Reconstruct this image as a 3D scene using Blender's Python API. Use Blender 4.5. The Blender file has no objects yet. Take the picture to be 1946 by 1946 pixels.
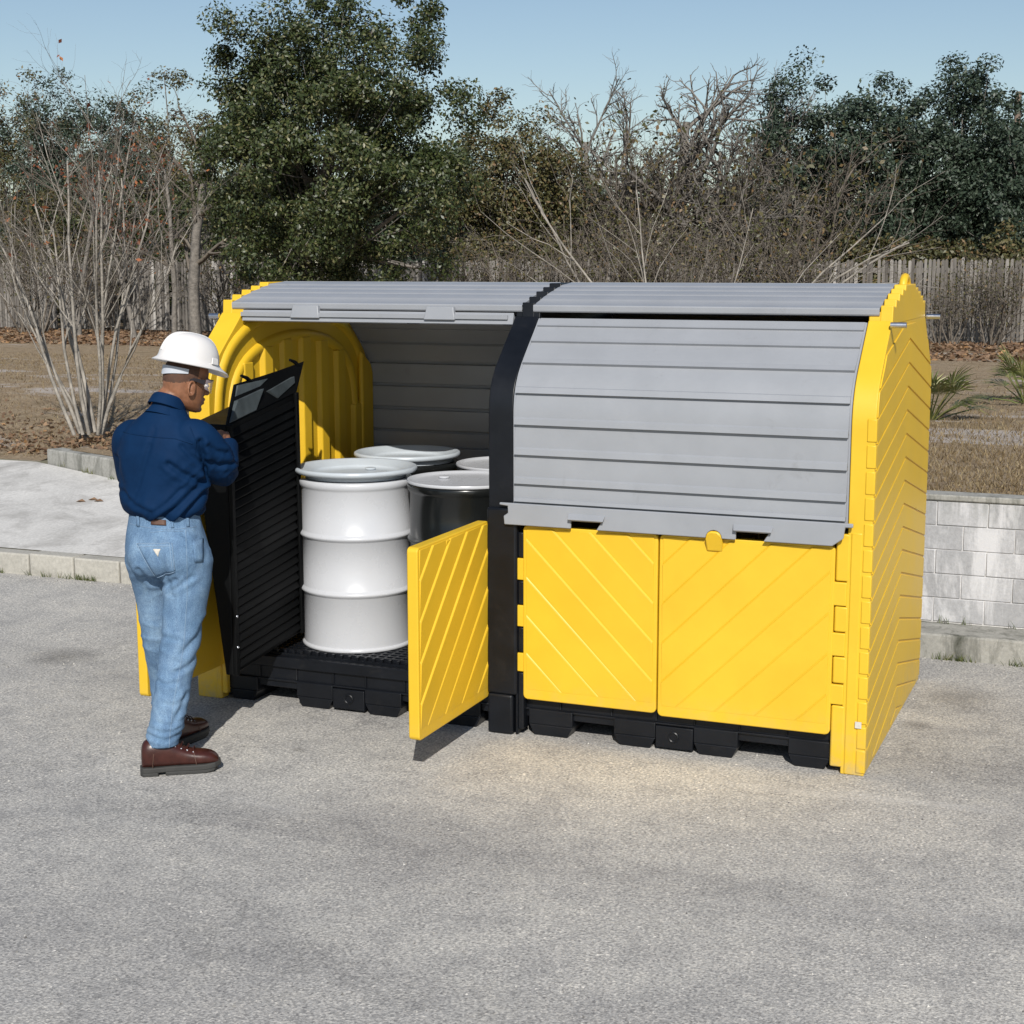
import bpy, bmesh, math, random
import numpy as np
from mathutils import Vector, Matrix, noise
from mathutils.bvhtree import BVHTree

rng = np.random.default_rng(7)
random.seed(7)
scene = bpy.context.scene
COL = scene.collection

# ------------------------------------------------------------------ camera
cam_data = bpy.data.cameras.new('camera')
cam = bpy.data.objects.new('camera', cam_data)
COL.objects.link(cam)
CR, CU, CB = (0.925672, 0.378326, -0.001251), (-0.058987, 0.147591, 0.987288), (0.373702, -0.91383, 0.158937)
CAMPOS = (4.54562, -6.734396, 2.263001)
cam.matrix_world = Matrix(((CR[0], CU[0], CB[0], CAMPOS[0]), (CR[1], CU[1], CB[1], CAMPOS[1]),
                           (CR[2], CU[2], CB[2], CAMPOS[2]), (0, 0, 0, 1)))
cam_data.sensor_width = 36
cam_data.lens = 54.347
cam_data.clip_end = 2000
scene.camera = cam

# ------------------------------------------------------------------ world, sun, exposure
SUN = Vector((0.42, -1.0, 0.80)).normalized()           # direction towards the sun
elev = math.asin(SUN.z)
azim = math.atan2(SUN.x, SUN.y)
world = bpy.data.worlds.new('World')
scene.world = world
world.use_nodes = True
wn = world.node_tree.nodes
wl = world.node_tree.links
bgn = wn['Background']
sky = wn.new('ShaderNodeTexSky')
sky.sky_type = 'NISHITA'
sky.sun_disc = False
sky.sun_elevation = elev
sky.sun_rotation = azim
sky.air_density = 1.0
sky.dust_density = 0.5
sky.ozone_density = 1.2
bgn.inputs['Strength'].default_value = 0.09
wl.new(sky.outputs[0], bgn.inputs[0])
sun_d = bpy.data.lights.new('sun', 'SUN')
sun_d.energy = 4.8
sun_d.angle = math.radians(0.5)
sun_d.color = (1.0, 0.955, 0.885)
sun_o = bpy.data.objects.new('sun', sun_d)
COL.objects.link(sun_o)
sun_o.rotation_euler = (-SUN).to_track_quat('-Z', 'Y').to_euler()
sun_o.location = (6, -12, 12)
scene.view_settings.view_transform = 'Standard'
scene.view_settings.look = 'None'
scene.view_settings.exposure = 0.0
scene.view_settings.gamma = 1.0
scene.cycles.max_bounces = 6
scene.cycles.transparent_max_bounces = 8

# ------------------------------------------------------------------ materials
def srgb(r, g, b):
    f = lambda c: (c / 255 / 12.92) if c / 255 <= 0.04045 else ((c / 255 + 0.055) / 1.055) ** 2.4
    return (f(r), f(g), f(b), 1)

def new_mat(name):
    m = bpy.data.materials.new(name)
    m.use_nodes = True
    return m, m.node_tree.nodes, m.node_tree.links, m.node_tree.nodes['Principled BSDF']

def noise_node(n, l, scale, detail=4, rough=0.55, vec=None, dist=0.0):
    t = n.new('ShaderNodeTexNoise')
    t.inputs['Scale'].default_value = scale
    t.inputs['Detail'].default_value = detail
    t.inputs['Roughness'].default_value = rough
    t.inputs['Distortion'].default_value = dist
    if vec is not None:
        l.new(vec, t.inputs['Vector'])
    return t

def ramp(n, l, src, stops):
    r = n.new('ShaderNodeValToRGB')
    e = r.color_ramp.elements
    while len(e) > len(stops):
        e.remove(e[-1])
    while len(e) < len(stops):
        e.new(0.5)
    for k, (p, c) in enumerate(stops):
        e[k].position = p
        e[k].color = c if len(c) == 4 else (*c, 1)
    l.new(src, r.inputs[0])
    return r

def mixc(n, l, fac, a, b, blend='MIX'):
    m = n.new('ShaderNodeMix')
    m.data_type = 'RGBA'
    m.blend_type = blend
    for s, v in ((0, fac), (6, a), (7, b)):
        if hasattr(v, 'is_output'):
            l.new(v, m.inputs[s])
        elif s == 0:
            m.inputs[0].default_value = v
        else:
            m.inputs[s].default_value = v if len(v) == 4 else (*v, 1)
    return m.outputs[2]

def bump(n, l, bsdf, height, strength, dist=0.01, prev=None):
    b = n.new('ShaderNodeBump')
    b.inputs['Strength'].default_value = strength
    b.inputs['Distance'].default_value = dist
    l.new(height, b.inputs['Height'])
    if prev is not None:
        l.new(prev, b.inputs['Normal'])
    l.new(b.outputs[0], bsdf.inputs['Normal'])
    return b.outputs[0]

def simple(name, col, rough=0.5, var=0.12, vscale=6, bscale=60, bstr=0.05, bdist=0.004, metal=0.0, spec=0.5, dirt=None):
    m, n, l, b = new_mat(name)
    tc = n.new('ShaderNodeTexCoord').outputs['Object']
    a = noise_node(n, l, vscale, 5, 0.6, tc)
    c = (*col[:3], 1)
    lo = tuple(x * (1 - var) for x in c[:3]) + (1,)
    hi = tuple(min(1, x * (1 + var)) for x in c[:3]) + (1,)
    r = ramp(n, l, a.outputs[0], [(0.3, lo), (0.7, hi)])
    out = r.outputs[0]
    if dirt:
        d = noise_node(n, l, dirt[1], 8, 0.7, tc, 0.6)
        dm = ramp(n, l, d.outputs[0], [(dirt[2], (0, 0, 0, 1)), (dirt[3], (1, 1, 1, 1))])
        out = mixc(n, l, dm.outputs[0], out, dirt[0])
    l.new(out, b.inputs['Base Color'])
    rr = ramp(n, l, a.outputs[0], [(0.25, (rough * 0.85,) * 3), (0.75, (min(1, rough * 1.15),) * 3)])
    l.new(rr.outputs[0], b.inputs['Roughness'])
    b.inputs['Metallic'].default_value = metal
    b.inputs['Specular IOR Level'].default_value = spec
    if bstr:
        f = noise_node(n, l, bscale, 3, 0.5, tc)
        bump(n, l, b, f.outputs[0], bstr, bdist)
    return m

M = {}
M['yellow'] = simple('yellow_plastic', (0.69, 0.435, 0.020), 0.50, 0.05, 3, 45, 0.10, 0.004, dirt=((0.56, 0.36, 0.03, 1), 9, 0.66, 0.86))
M['grey'] = simple('grey_plastic', (0.272, 0.285, 0.308), 0.37, 0.05, 4, 40, 0.10, 0.004, dirt=((0.21, 0.215, 0.225, 1), 7, 0.6, 0.85))
M['black'] = simple('black_plastic', (0.0050, 0.0062, 0.0090), 0.40, 0.25, 6, 50, 0.12, 0.004, spec=0.32, dirt=((0.016, 0.016, 0.017, 1), 8, 0.58, 0.8))
M['ramp'] = simple('ramp_plastic', (0.0028, 0.0031, 0.0034), 0.5, 0.25, 6, 30, 0.10, 0.006, spec=0.12)
M['lip_sunlit'] = simple('sunlit_ramp_grey', (0.055, 0.066, 0.070), 0.5, 0.35, 9, 30, 0.1, 0.006, spec=0.25)  # sunlight on the black ramp lip, painted as a lighter grey
M['steel'] = simple('steel', (0.55, 0.57, 0.62), 0.3, 0.1, 20, 90, 0.03, metal=1.0)
M['drum_white'] = simple('white_enamel', (0.50, 0.515, 0.545), 0.28, 0.02, 5, 9, 0.03, 0.006, dirt=((0.52, 0.52, 0.51, 1), 14, 0.70, 0.9))
M['drum_black'] = simple('black_enamel', (0.008, 0.009, 0.009), 0.22, 0.2, 5, 9, 0.03, 0.006)
M['drum_lid'] = simple('pale_lid_enamel', (0.46, 0.505, 0.545), 0.3, 0.06, 5, 9, 0.03, 0.006)
def weather(m, dust, foot, scuff):
    n, l = m.node_tree.nodes, m.node_tree.links
    b = n['Principled BSDF']
    src = b.inputs['Base Color'].links[0].from_socket
    tc = n.new('ShaderNodeTexCoord').outputs['Object']
    sp = n.new('ShaderNodeSeparateXYZ')
    l.new(tc, sp.inputs[0])
    zr = ramp(n, l, sp.outputs[2], [(0.0, (0.75, 0.75, 0.75)), (0.10, (0.35, 0.35, 0.35)), (foot, (0, 0, 0))])
    nz_ = noise_node(n, l, 16, 6, 0.7, tc, 0.3)
    nr_ = ramp(n, l, nz_.outputs[0], [(0.40, (0, 0, 0)), (0.66, (1, 1, 1))])
    x = mixc(n, l, mixc(n, l, 1.0, zr.outputs[0], nr_.outputs[0], 'MULTIPLY'), src, dust)
    mp = n.new('ShaderNodeMapping')
    mp.inputs['Scale'].default_value = (1.5, 1.5, 26)
    mp.inputs['Rotation'].default_value = (0.3, 0.5, 0.4)
    l.new(tc, mp.inputs[0])
    sc = noise_node(n, l, 2.2, 5, 0.7, mp.outputs[0], 0.4)
    sr = ramp(n, l, sc.outputs[0], [(0.66, (0, 0, 0)), (0.74, (scuff,) * 3)])
    big = noise_node(n, l, 1.8, 4, 0.6, tc)
    br = ramp(n, l, big.outputs[0], [(0.45, (0, 0, 0)), (0.65, (1, 1, 1))])
    x = mixc(n, l, mixc(n, l, 1.0, sr.outputs[0], br.outputs[0], 'MULTIPLY'), x, dust)
    l.new(x, b.inputs['Base Color'])
weather(M['yellow'], (0.42, 0.33, 0.16, 1), 0.30, 0.30)
weather(M['grey'], (0.36, 0.36, 0.36, 1), 0.30, 0.30)
M['denim'] = None
M['shirt'] = None
M['skin'] = None

def make_denim():
    m, n, l, b = new_mat('faded_denim')
    tc = n.new('ShaderNodeTexCoord').outputs['Object']
    a = noise_node(n, l, 7, 6, 0.65, tc, 0.4)
    fine = noise_node(n, l, 260, 2, 0.6, tc)
    r = ramp(n, l, a.outputs[0], [(0.28, (0.098, 0.178, 0.290)), (0.5, (0.145, 0.240, 0.370)), (0.75, (0.235, 0.345, 0.47))])
    f = ramp(n, l, fine.outputs[0], [(0.3, (0.66, 0.67, 0.70)), (0.7, (1.2, 1.19, 1.16))])
    mp = n.new('ShaderNodeMapping')
    mp.inputs['Scale'].default_value = (1, 1, 0.35)
    mp.inputs['Rotation'].default_value = (0.5, 0.3, 0)
    l.new(tc, mp.inputs[0])
    wr = noise_node(n, l, 34, 5, 0.7, mp.outputs[0], 0.8)
    wf = ramp(n, l, wr.outputs[0], [(0.35, (0.84, 0.85, 0.88)), (0.55, (1.0, 1.0, 1.0)), (0.72, (1.22, 1.2, 1.16))])
    x = mixc(n, l, 1.0, r.outputs[0], f.outputs[0], 'MULTIPLY')
    l.new(mixc(n, l, 1.0, x, wf.outputs[0], 'MULTIPLY'), b.inputs['Base Color'])
    b.inputs['Roughness'].default_value = 0.9
    b.inputs['Specular IOR Level'].default_value = 0.15
    w = n.new('ShaderNodeTexWave')
    w.inputs['Scale'].default_value = 140
    w.inputs['Distortion'].default_value = 2
    l.new(tc, w.inputs['Vector'])
    p = bump(n, l, b, w.outputs[1], 0.25, 0.002)
    bump(n, l, b, a.outputs[0], 0.25, 0.01, p)
    return m

def make_shirt():
    m, n, l, b = new_mat('navy_cotton')
    tc = n.new('ShaderNodeTexCoord').outputs['Object']
    a = noise_node(n, l, 8, 5, 0.6, tc)
    r = ramp(n, l, a.outputs[0], [(0.3, (0.0020, 0.0165, 0.054)), (0.75, (0.0030, 0.022, 0.070))])
    l.new(r.outputs[0], b.inputs['Base Color'])
    b.inputs['Roughness'].default_value = 0.75
    b.inputs['Specular IOR Level'].default_value = 0.10
    f = noise_node(n, l, 300, 2, 0.6, tc)
    p = bump(n, l, b, f.outputs[0], 0.15, 0.002)
    g = noise_node(n, l, 11, 3, 0.5, tc, 0.8)
    bump(n, l, b, g.outputs[0], 0.20, 0.02, p)
    return m

M['denim'] = make_denim()
M['shirt'] = make_shirt()
M['skin'] = simple('brown_skin', (0.225, 0.098, 0.050), 0.52, 0.28, 26, 260, 0.22, 0.002)
M['hair'] = simple('cropped_black_hair', (0.075, 0.036, 0.022), 0.8, 0.3, 60, 400, 0.3, 0.002)
M['hat'] = simple('white_helmet_shell', (0.66, 0.645, 0.635), 0.33, 0.02, 5, 12, 0.03, 0.006)
M['band'] = simple('pale_grey_strap', (0.42, 0.45, 0.50), 0.5, 0.06, 20, 60, 0.05)
M['leather'] = simple('brown_boot_leather', (0.046, 0.0125, 0.009), 0.34, 0.3, 22, 120, 0.12, 0.003)
M['sole'] = simple('grey_rubber_sole', (0.036, 0.036, 0.034), 0.75, 0.2, 25, 90, 0.1)
M['patch'] = simple('brown_leather_patch', (0.09, 0.045, 0.030), 0.6, 0.2, 60, 100, 0.1)
M['stitch'] = simple('pale_stitching', (0.24, 0.34, 0.46), 0.9, 0.2, 200, 200, 0.1)
M['cream'] = simple('cream_cloth_tag', (0.55, 0.52, 0.46), 0.8, 0.1, 90, 100, 0.1)
M['dark_frame'] = simple('dark_spectacle_frame', (0.02, 0.017, 0.022), 0.3, 0.1, 20, 60, 0.0)
M['lip'] = simple('brown_lips', (0.12, 0.045, 0.030), 0.45, 0.1, 60, 200, 0.05)
M['eye'] = simple('eye_white', (0.6, 0.58, 0.55), 0.2, 0.02, 60, 200, 0.0)

def make_lens():
    m, n, l, b = new_mat('clear_lens')
    b.inputs['Base Color'].default_value = (0.55, 0.50, 0.56, 1)
    b.inputs['Roughness'].default_value = 0.05
    b.inputs['Alpha'].default_value = 0.20
    return m
M['lens'] = make_lens()

def make_asphalt():
    m, n, l, b = new_mat('weathered_asphalt')
    tc = n.new('ShaderNodeTexCoord').outputs['Object']
    big = noise_node(n, l, 0.55, 6, 0.6, tc, 0.5)
    mid = noise_node(n, l, 4.5, 6, 0.7, tc)
    fine = noise_node(n, l, 85, 3, 0.7, tc)
    grit = n.new('ShaderNodeTexVoronoi')
    grit.inputs['Scale'].default_value = 120
    l.new(tc, grit.inputs['Vector'])
    c0 = ramp(n, l, big.outputs[0], [(0.30, (0.335, 0.328, 0.318)), (0.52, (0.405, 0.396, 0.378)), (0.72, (0.465, 0.452, 0.425))])
    c1 = ramp(n, l, mid.outputs[0], [(0.28, (0.78, 0.785, 0.80)), (0.5, (1.0, 1.0, 1.0)), (0.75, (1.16, 1.15, 1.12))])
    c2 = ramp(n, l, fine.outputs[0], [(0.30, (0.55, 0.55, 0.56)), (0.5, (1.0, 1.0, 1.0)), (0.70, (1.42, 1.41, 1.38))])
    g = ramp(n, l, grit.outputs['Color'], [(0.0, (0.62, 0.62, 0.63)), (0.55, (1.0, 1.0, 1.0)), (0.9, (1.25, 1.23, 1.2)), (1.0, (1.9, 1.85, 1.78))])
    x = mixc(n, l, 1.0, c0.outputs[0], c1.outputs[0], 'MULTIPLY')
    x = mixc(n, l, 1.0, x, c2.outputs[0], 'MULTIPLY')
    x = mixc(n, l, 1.0, x, g.outputs[0], 'MULTIPLY')
    # dark oily spots and pale scuffs
    mp = n.new('ShaderNodeMapping')
    mp.inputs['Scale'].default_value = (0.25, 1.3, 1)
    mp.inputs['Rotation'].default_value = (0, 0, 0.35)
    l.new(tc, mp.inputs[0])
    st = noise_node(n, l, 1.6, 6, 0.65, mp.outputs[0], 0.7)
    sm = ramp(n, l, st.outputs[0], [(0.60, (0, 0, 0)), (0.78, (0.42, 0.42, 0.42))])
    x = mixc(n, l, sm.outputs[0], x, (0.56, 0.552, 0.54, 1))
    dk = noise_node(n, l, 2.1, 4, 0.6, tc, 0.3)
    dm = ramp(n, l, dk.outputs[0], [(0.68, (0, 0, 0)), (0.82, (0.28, 0.28, 0.28))])
    x = mixc(n, l, dm.outputs[0], x, (0.11, 0.105, 0.10, 1))
    # hairline cracks
    cr = n.new('ShaderNodeTexVoronoi')
    cr.feature = 'DISTANCE_TO_EDGE'
    cr.inputs['Scale'].default_value = 0.33
    wv = n.new('ShaderNodeVectorMath')
    wv.operation = 'ADD'
    l.new(tc, wv.inputs[0])
    wn_ = noise_node(n, l, 2.0, 5, 0.7, tc)
    l.new(wn_.outputs['Color'], wv.inputs[1])
    l.new(wv.outputs[0], cr.inputs['Vector'])
    cm = ramp(n, l, cr.outputs['Distance'], [(0.0, (0.30, 0.30, 0.30)), (0.006, (0, 0, 0))])
    x = mixc(n, l, cm.outputs[0], x, (0.10, 0.10, 0.10, 1))
    # worn wheel lanes running along the yard and one oily drip beside the right panel
    mp3 = n.new('ShaderNodeMapping')
    mp3.inputs['Scale'].default_value = (0.06, 0.75, 1)
    mp3.inputs['Rotation'].default_value = (0, 0, -0.10)
    l.new(tc, mp3.inputs[0])
    ln_ = noise_node(n, l, 1.3, 4, 0.55, mp3.outputs[0], 0.3)
    lm = ramp(n, l, ln_.outputs[0], [(0.32, (0.80, 0.80, 0.81)), (0.5, (1.0, 1.0, 1.0)), (0.68, (1.14, 1.13, 1.11))])
    x = mixc(n, l, 1.0, x, lm.outputs[0], 'MULTIPLY')
    for (sx, sy, rad) in ((3.60, 0.86, 0.085), (3.75, 1.45, 0.20), (0.95, -0.62, 0.03), (-1.2, 0.4, 0.22)):
        dv = n.new('ShaderNodeVectorMath')
        dv.operation = 'DISTANCE'
        wob = n.new('ShaderNodeVectorMath')
        wob.operation = 'MULTIPLY_ADD'
        wob.inputs[1].default_value = (rad * 1.6, rad * 1.6, 0)
        l.new(mid.outputs['Color'], wob.inputs[0])
        l.new(tc, wob.inputs[2])
        l.new(wob.outputs[0], dv.inputs[0])
        dv.inputs[1].default_value = (sx + rad * 0.8, sy + rad * 0.8, 0)
        sr = ramp(n, l, dv.outputs['Value'], [(rad * 0.3, (0.42, 0.42, 0.42)), (rad * 1.2, (0, 0, 0))])
        x = mixc(n, l, sr.outputs[0], x, (0.085, 0.078, 0.070, 1))
    l.new(x, b.inputs['Base Color'])
    b.inputs['Roughness'].default_value = 0.9
    b.inputs['Specular IOR Level'].default_value = 0.25
    p = bump(n, l, b, fine.outputs[0], 0.6, 0.006)
    bump(n, l, b, grit.outputs['Distance'], 0.35, 0.004, p)
    return m

def make_concrete(name, base, stain, amount, streak=False):
    m, n, l, b = new_mat(name)
    tc = n.new('ShaderNodeTexCoord').outputs['Object']
    a = noise_node(n, l, 1.7, 7, 0.65, tc, 0.4)
    f = noise_node(n, l, 45, 4, 0.7, tc)
    c = ramp(n, l, a.outputs[0], [(0.3, tuple(x * 0.86 for x in base)), (0.7, tuple(min(1, x * 1.1) for x in base))])
    ff = ramp(n, l, f.outputs[0], [(0.3, (0.82, 0.82, 0.82)), (0.7, (1.12, 1.12, 1.12))])
    x = mixc(n, l, 1.0, c.outputs[0], ff.outputs[0], 'MULTIPLY')
    mp = n.new('ShaderNodeMapping')
    mp.inputs['Scale'].default_value = (3.0, 3.0, 0.7) if streak else (1.0, 1.0, 2.0)
    l.new(tc, mp.inputs[0])
    s = noise_node(n, l, 2.4, 8, 0.72, mp.outputs[0], 0.6)
    sm = ramp(n, l, s.outputs[0], [(0.48, (0, 0, 0)), (0.72, (amount,) * 3)])
    x = mixc(n, l, sm.outputs[0], x, (*stain, 1))
    l.new(x, b.inputs['Base Color'])
    b.inputs['Roughness'].default_value = 0.9
    b.inputs['Specular IOR Level'].default_value = 0.2
    bump(n, l, b, f.outputs[0], 0.3, 0.006)
    return m

def make_soil():
    m, n, l, b = new_mat('dry_grass_ground')
    tc = n.new('ShaderNodeTexCoord').outputs['Object']
    mp = n.new('ShaderNodeMapping')
    mp.inputs['Scale'].default_value = (0.40, 1.5, 1)
    mp.inputs['Rotation'].default_value = (0, 0, 0.30)
    l.new(tc, mp.inputs[0])
    big = noise_node(n, l, 0.7, 6, 0.62, mp.outputs[0], 0.5)
    mid = noise_node(n, l, 5, 7, 0.75, tc, 0.2)
    fine = noise_node(n, l, 38, 4, 0.8, tc)
    c = ramp(n, l, mid.outputs[0], [(0.25, (0.225, 0.165, 0.105)), (0.5, (0.345, 0.265, 0.178)), (0.75, (0.44, 0.36, 0.26))])
    ff = ramp(n, l, fine.outputs[0], [(0.25, (0.45, 0.43, 0.40)), (0.5, (1, 1, 1)), (0.75, (1.55, 1.5, 1.42))])
    x = mixc(n, l, 1.0, c.outputs[0], ff.outputs[0], 'MULTIPLY')
    sd = ramp(n, l, big.outputs[0], [(0.555, (0, 0, 0)), (0.62, (0.85, 0.85, 0.85))])
    x = mixc(n, l, sd.outputs[0], x, (0.52, 0.47, 0.43, 1))
    gr = noise_node(n, l, 1.3, 5, 0.6, tc)
    gm = ramp(n, l, gr.outputs[0], [(0.56, (0, 0, 0)), (0.74, (0.45, 0.45, 0.45))])
    x = mixc(n, l, gm.outputs[0], x, (0.15, 0.135, 0.065, 1))
    l.new(x, b.inputs['Base Color'])
    b.inputs['Roughness'].default_value = 1.0
    b.inputs['Specular IOR Level'].default_value = 0.1
    p = bump(n, l, b, fine.outputs[0], 0.9, 0.03)
    bump(n, l, b, mid.outputs[0], 0.6, 0.08, p)
    return m

def make_blocks():
    m, n, l, b = new_mat('grey_concrete_blocks')
    tc = n.new('ShaderNodeTexCoord').outputs['Object']
    a = noise_node(n, l, 2.2, 7, 0.7, tc, 0.4)
    f = noise_node(n, l, 60, 4, 0.7, tc)
    isl = n.new('ShaderNodeNewGeometry').outputs['Random Per Island']
    c = ramp(n, l, isl, [(0.0, (0.31, 0.312, 0.322)), (0.5, (0.37, 0.374, 0.388)), (1.0, (0.44, 0.442, 0.455))])
    ff = ramp(n, l, f.outputs[0], [(0.3, (0.85, 0.85, 0.85)), (0.7, (1.12, 1.12, 1.12))])
    x = mixc(n, l, 1.0, c.outputs[0], ff.outputs[0], 'MULTIPLY')
    mp = n.new('ShaderNodeMapping')
    mp.inputs['Scale'].default_value = (2.2, 1, 0.7)
    l.new(tc, mp.inputs[0])
    s = noise_node(n, l, 2.6, 7, 0.7, mp.outputs[0], 0.5)
    w = ramp(n, l, s.outputs[0], [(0.47, (0, 0, 0)), (0.60, (0.75, 0.75, 0.75))])
    x = mixc(n, l, w.outputs[0], x, (0.60, 0.60, 0.615, 1))
    d = ramp(n, l, a.outputs[0], [(0.55, (0, 0, 0)), (0.75, (0.75, 0.75, 0.75))])
    x = mixc(n, l, d.outputs[0], x, (0.20, 0.20, 0.195, 1))
    sx_ = n.new('ShaderNodeSeparateXYZ')
    l.new(tc, sx_.inputs[0])
    zm = ramp(n, l, sx_.outputs[2], [(0.70, (0, 0, 0)), (0.88, (1, 1, 1))])
    mp2 = n.new('ShaderNodeMapping')
    mp2.inputs['Scale'].default_value = (5, 1, 0.25)
    l.new(tc, mp2.inputs[0])
    rs = noise_node(n, l, 2.0, 6, 0.7, mp2.outputs[0], 0.3)
    rm = ramp(n, l, rs.outputs[0], [(0.42, (0, 0, 0)), (0.68, (0.85, 0.85, 0.85))])
    x = mixc(n, l, mixc(n, l, 1.0, zm.outputs[0], rm.outputs[0], 'MULTIPLY'), x, (0.17, 0.18, 0.165, 1))
    l.new(x, b.inputs['Base Color'])
    b.inputs['Roughness'].default_value = 0.95
    bump(n, l, b, f.outputs[0], 0.3, 0.006)
    return m

def make_leaf(name, stops, rough=0.45, trans=0.12, spec=0.5):
    m, n, l, b = new_mat(name)
    isl = n.new('ShaderNodeNewGeometry').outputs['Random Per Island']
    r = ramp(n, l, isl, stops)
    l.new(r.outputs[0], b.inputs['Base Color'])
    b.inputs['Roughness'].default_value = rough
    b.inputs['Specular IOR Level'].default_value = spec
    if trans:
        out = n['Material Output']
        tr = n.new('ShaderNodeBsdfTranslucent')
        l.new(r.outputs[0], tr.inputs[0])
        mx = n.new('ShaderNodeMixShader')
        mx.inputs[0].default_value = trans
        l.new(b.outputs[0], mx.inputs[1])
        l.new(tr.outputs[0], mx.inputs[2])
        l.new(mx.outputs[0], out.inputs[0])
    return m

def make_bark(name, lo, hi, scale=14):
    return simple(name, tuple((a + b) / 2 for a, b in zip(lo, hi)), 0.9, (hi[0] - lo[0]) / (hi[0] + lo[0]), scale, 40, 0.5, 0.02)

def make_fencewood():
    m, n, l, b = new_mat('weathered_fence_wood')
    tc = n.new('ShaderNodeTexCoord').outputs['Object']
    isl = n.new('ShaderNodeNewGeometry').outputs['Random Per Island']
    c = ramp(n, l, isl, [(0.0, (0.10, 0.09, 0.08)), (0.5, (0.19, 0.175, 0.158)), (0.9, (0.28, 0.262, 0.24)), (1.0, (0.46, 0.44, 0.41))])
    mp = n.new('ShaderNodeMapping')
    mp.inputs['Scale'].default_value = (14, 14, 1.0)
    l.new(tc, mp.inputs[0])
    g = noise_node(n, l, 2.0, 5, 0.7, mp.outputs[0])
    gg = ramp(n, l, g.outputs[0], [(0.3, (0.6, 0.6, 0.6)), (0.7, (1.25, 1.25, 1.25))])
    l.new(mixc(n, l, 1.0, c.outputs[0], gg.outputs[0], 'MULTIPLY'), b.inputs['Base Color'])
    b.inputs['Roughness'].default_value = 0.95
    return m

M['asphalt'] = make_asphalt()
M['slab'] = make_concrete('pale_concrete', (0.55, 0.54, 0.52), (0.26, 0.25, 0.235), 0.8)
M['kerb'] = make_concrete('kerb_concrete', (0.40, 0.385, 0.345), (0.17, 0.165, 0.14), 0.7)
M['footing'] = make_concrete('stained_concrete', (0.33, 0.325, 0.30), (0.055, 0.058, 0.046), 1.0, True)
M['mortar'] = make_concrete('mortar', (0.62, 0.61, 0.61), (0.40, 0.39, 0.38), 0.5)
M['soil'] = make_soil()
M['block'] = make_blocks()
M['fence'] = make_fencewood()
M['oak_leaf'] = make_leaf('dark_oak_leaves', [(0.0, (0.020, 0.032, 0.009)), (0.5, (0.036, 0.052, 0.014)), (0.85, (0.070, 0.084, 0.026)), (1.0, (0.17, 0.16, 0.075))], 0.46, 0.08)
M['olive_leaf'] = make_leaf('olive_leaves', [(0.0, (0.045, 0.050, 0.016)), (0.5, (0.082, 0.080, 0.027)), (0.85, (0.13, 0.105, 0.042)), (1.0, (0.20, 0.12, 0.06))], 0.5, 0.12)
M['cedar_leaf'] = make_leaf('blue_green_leaves', [(0.0, (0.020, 0.034, 0.020)), (0.5, (0.034, 0.055, 0.034)), (1.0, (0.080, 0.105, 0.070))], 0.5, 0.10)
M['brown_leaf'] = make_leaf('dead_brown_leaves', [(0.0, (0.11, 0.063, 0.036)), (0.5, (0.19, 0.115, 0.066)), (0.9, (0.29, 0.185, 0.105)), (1.0, (0.36, 0.20, 0.085))], 0.7, 0.1)
M['rust_leaf'] = make_leaf('rusty_leaves', [(0.0, (0.12, 0.035, 0.018)), (0.6, (0.25, 0.075, 0.03)), (1.0, (0.36, 0.14, 0.05))], 0.7, 0.15)
M['frond'] = make_leaf('palmetto_fronds', [(0.0, (0.085, 0.11, 0.028)), (0.6, (0.16, 0.18, 0.055)), (1.0, (0.27, 0.25, 0.09))], 0.4, 0.1)
M['pale_bark'] = make_bark('pale_smooth_bark', (0.15, 0.135, 0.115), (0.37, 0.34, 0.295), 9)
M['grey_bark'] = make_bark('grey_bark', (0.10, 0.09, 0.08), (0.24, 0.22, 0.195))
M['brown_bark'] = make_bark('brown_twigs', (0.085, 0.070, 0.056), (0.19, 0.165, 0.135))
M['pole_wood'] = make_bark('pole_wood', (0.14, 0.10, 0.075), (0.22, 0.165, 0.13))

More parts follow.
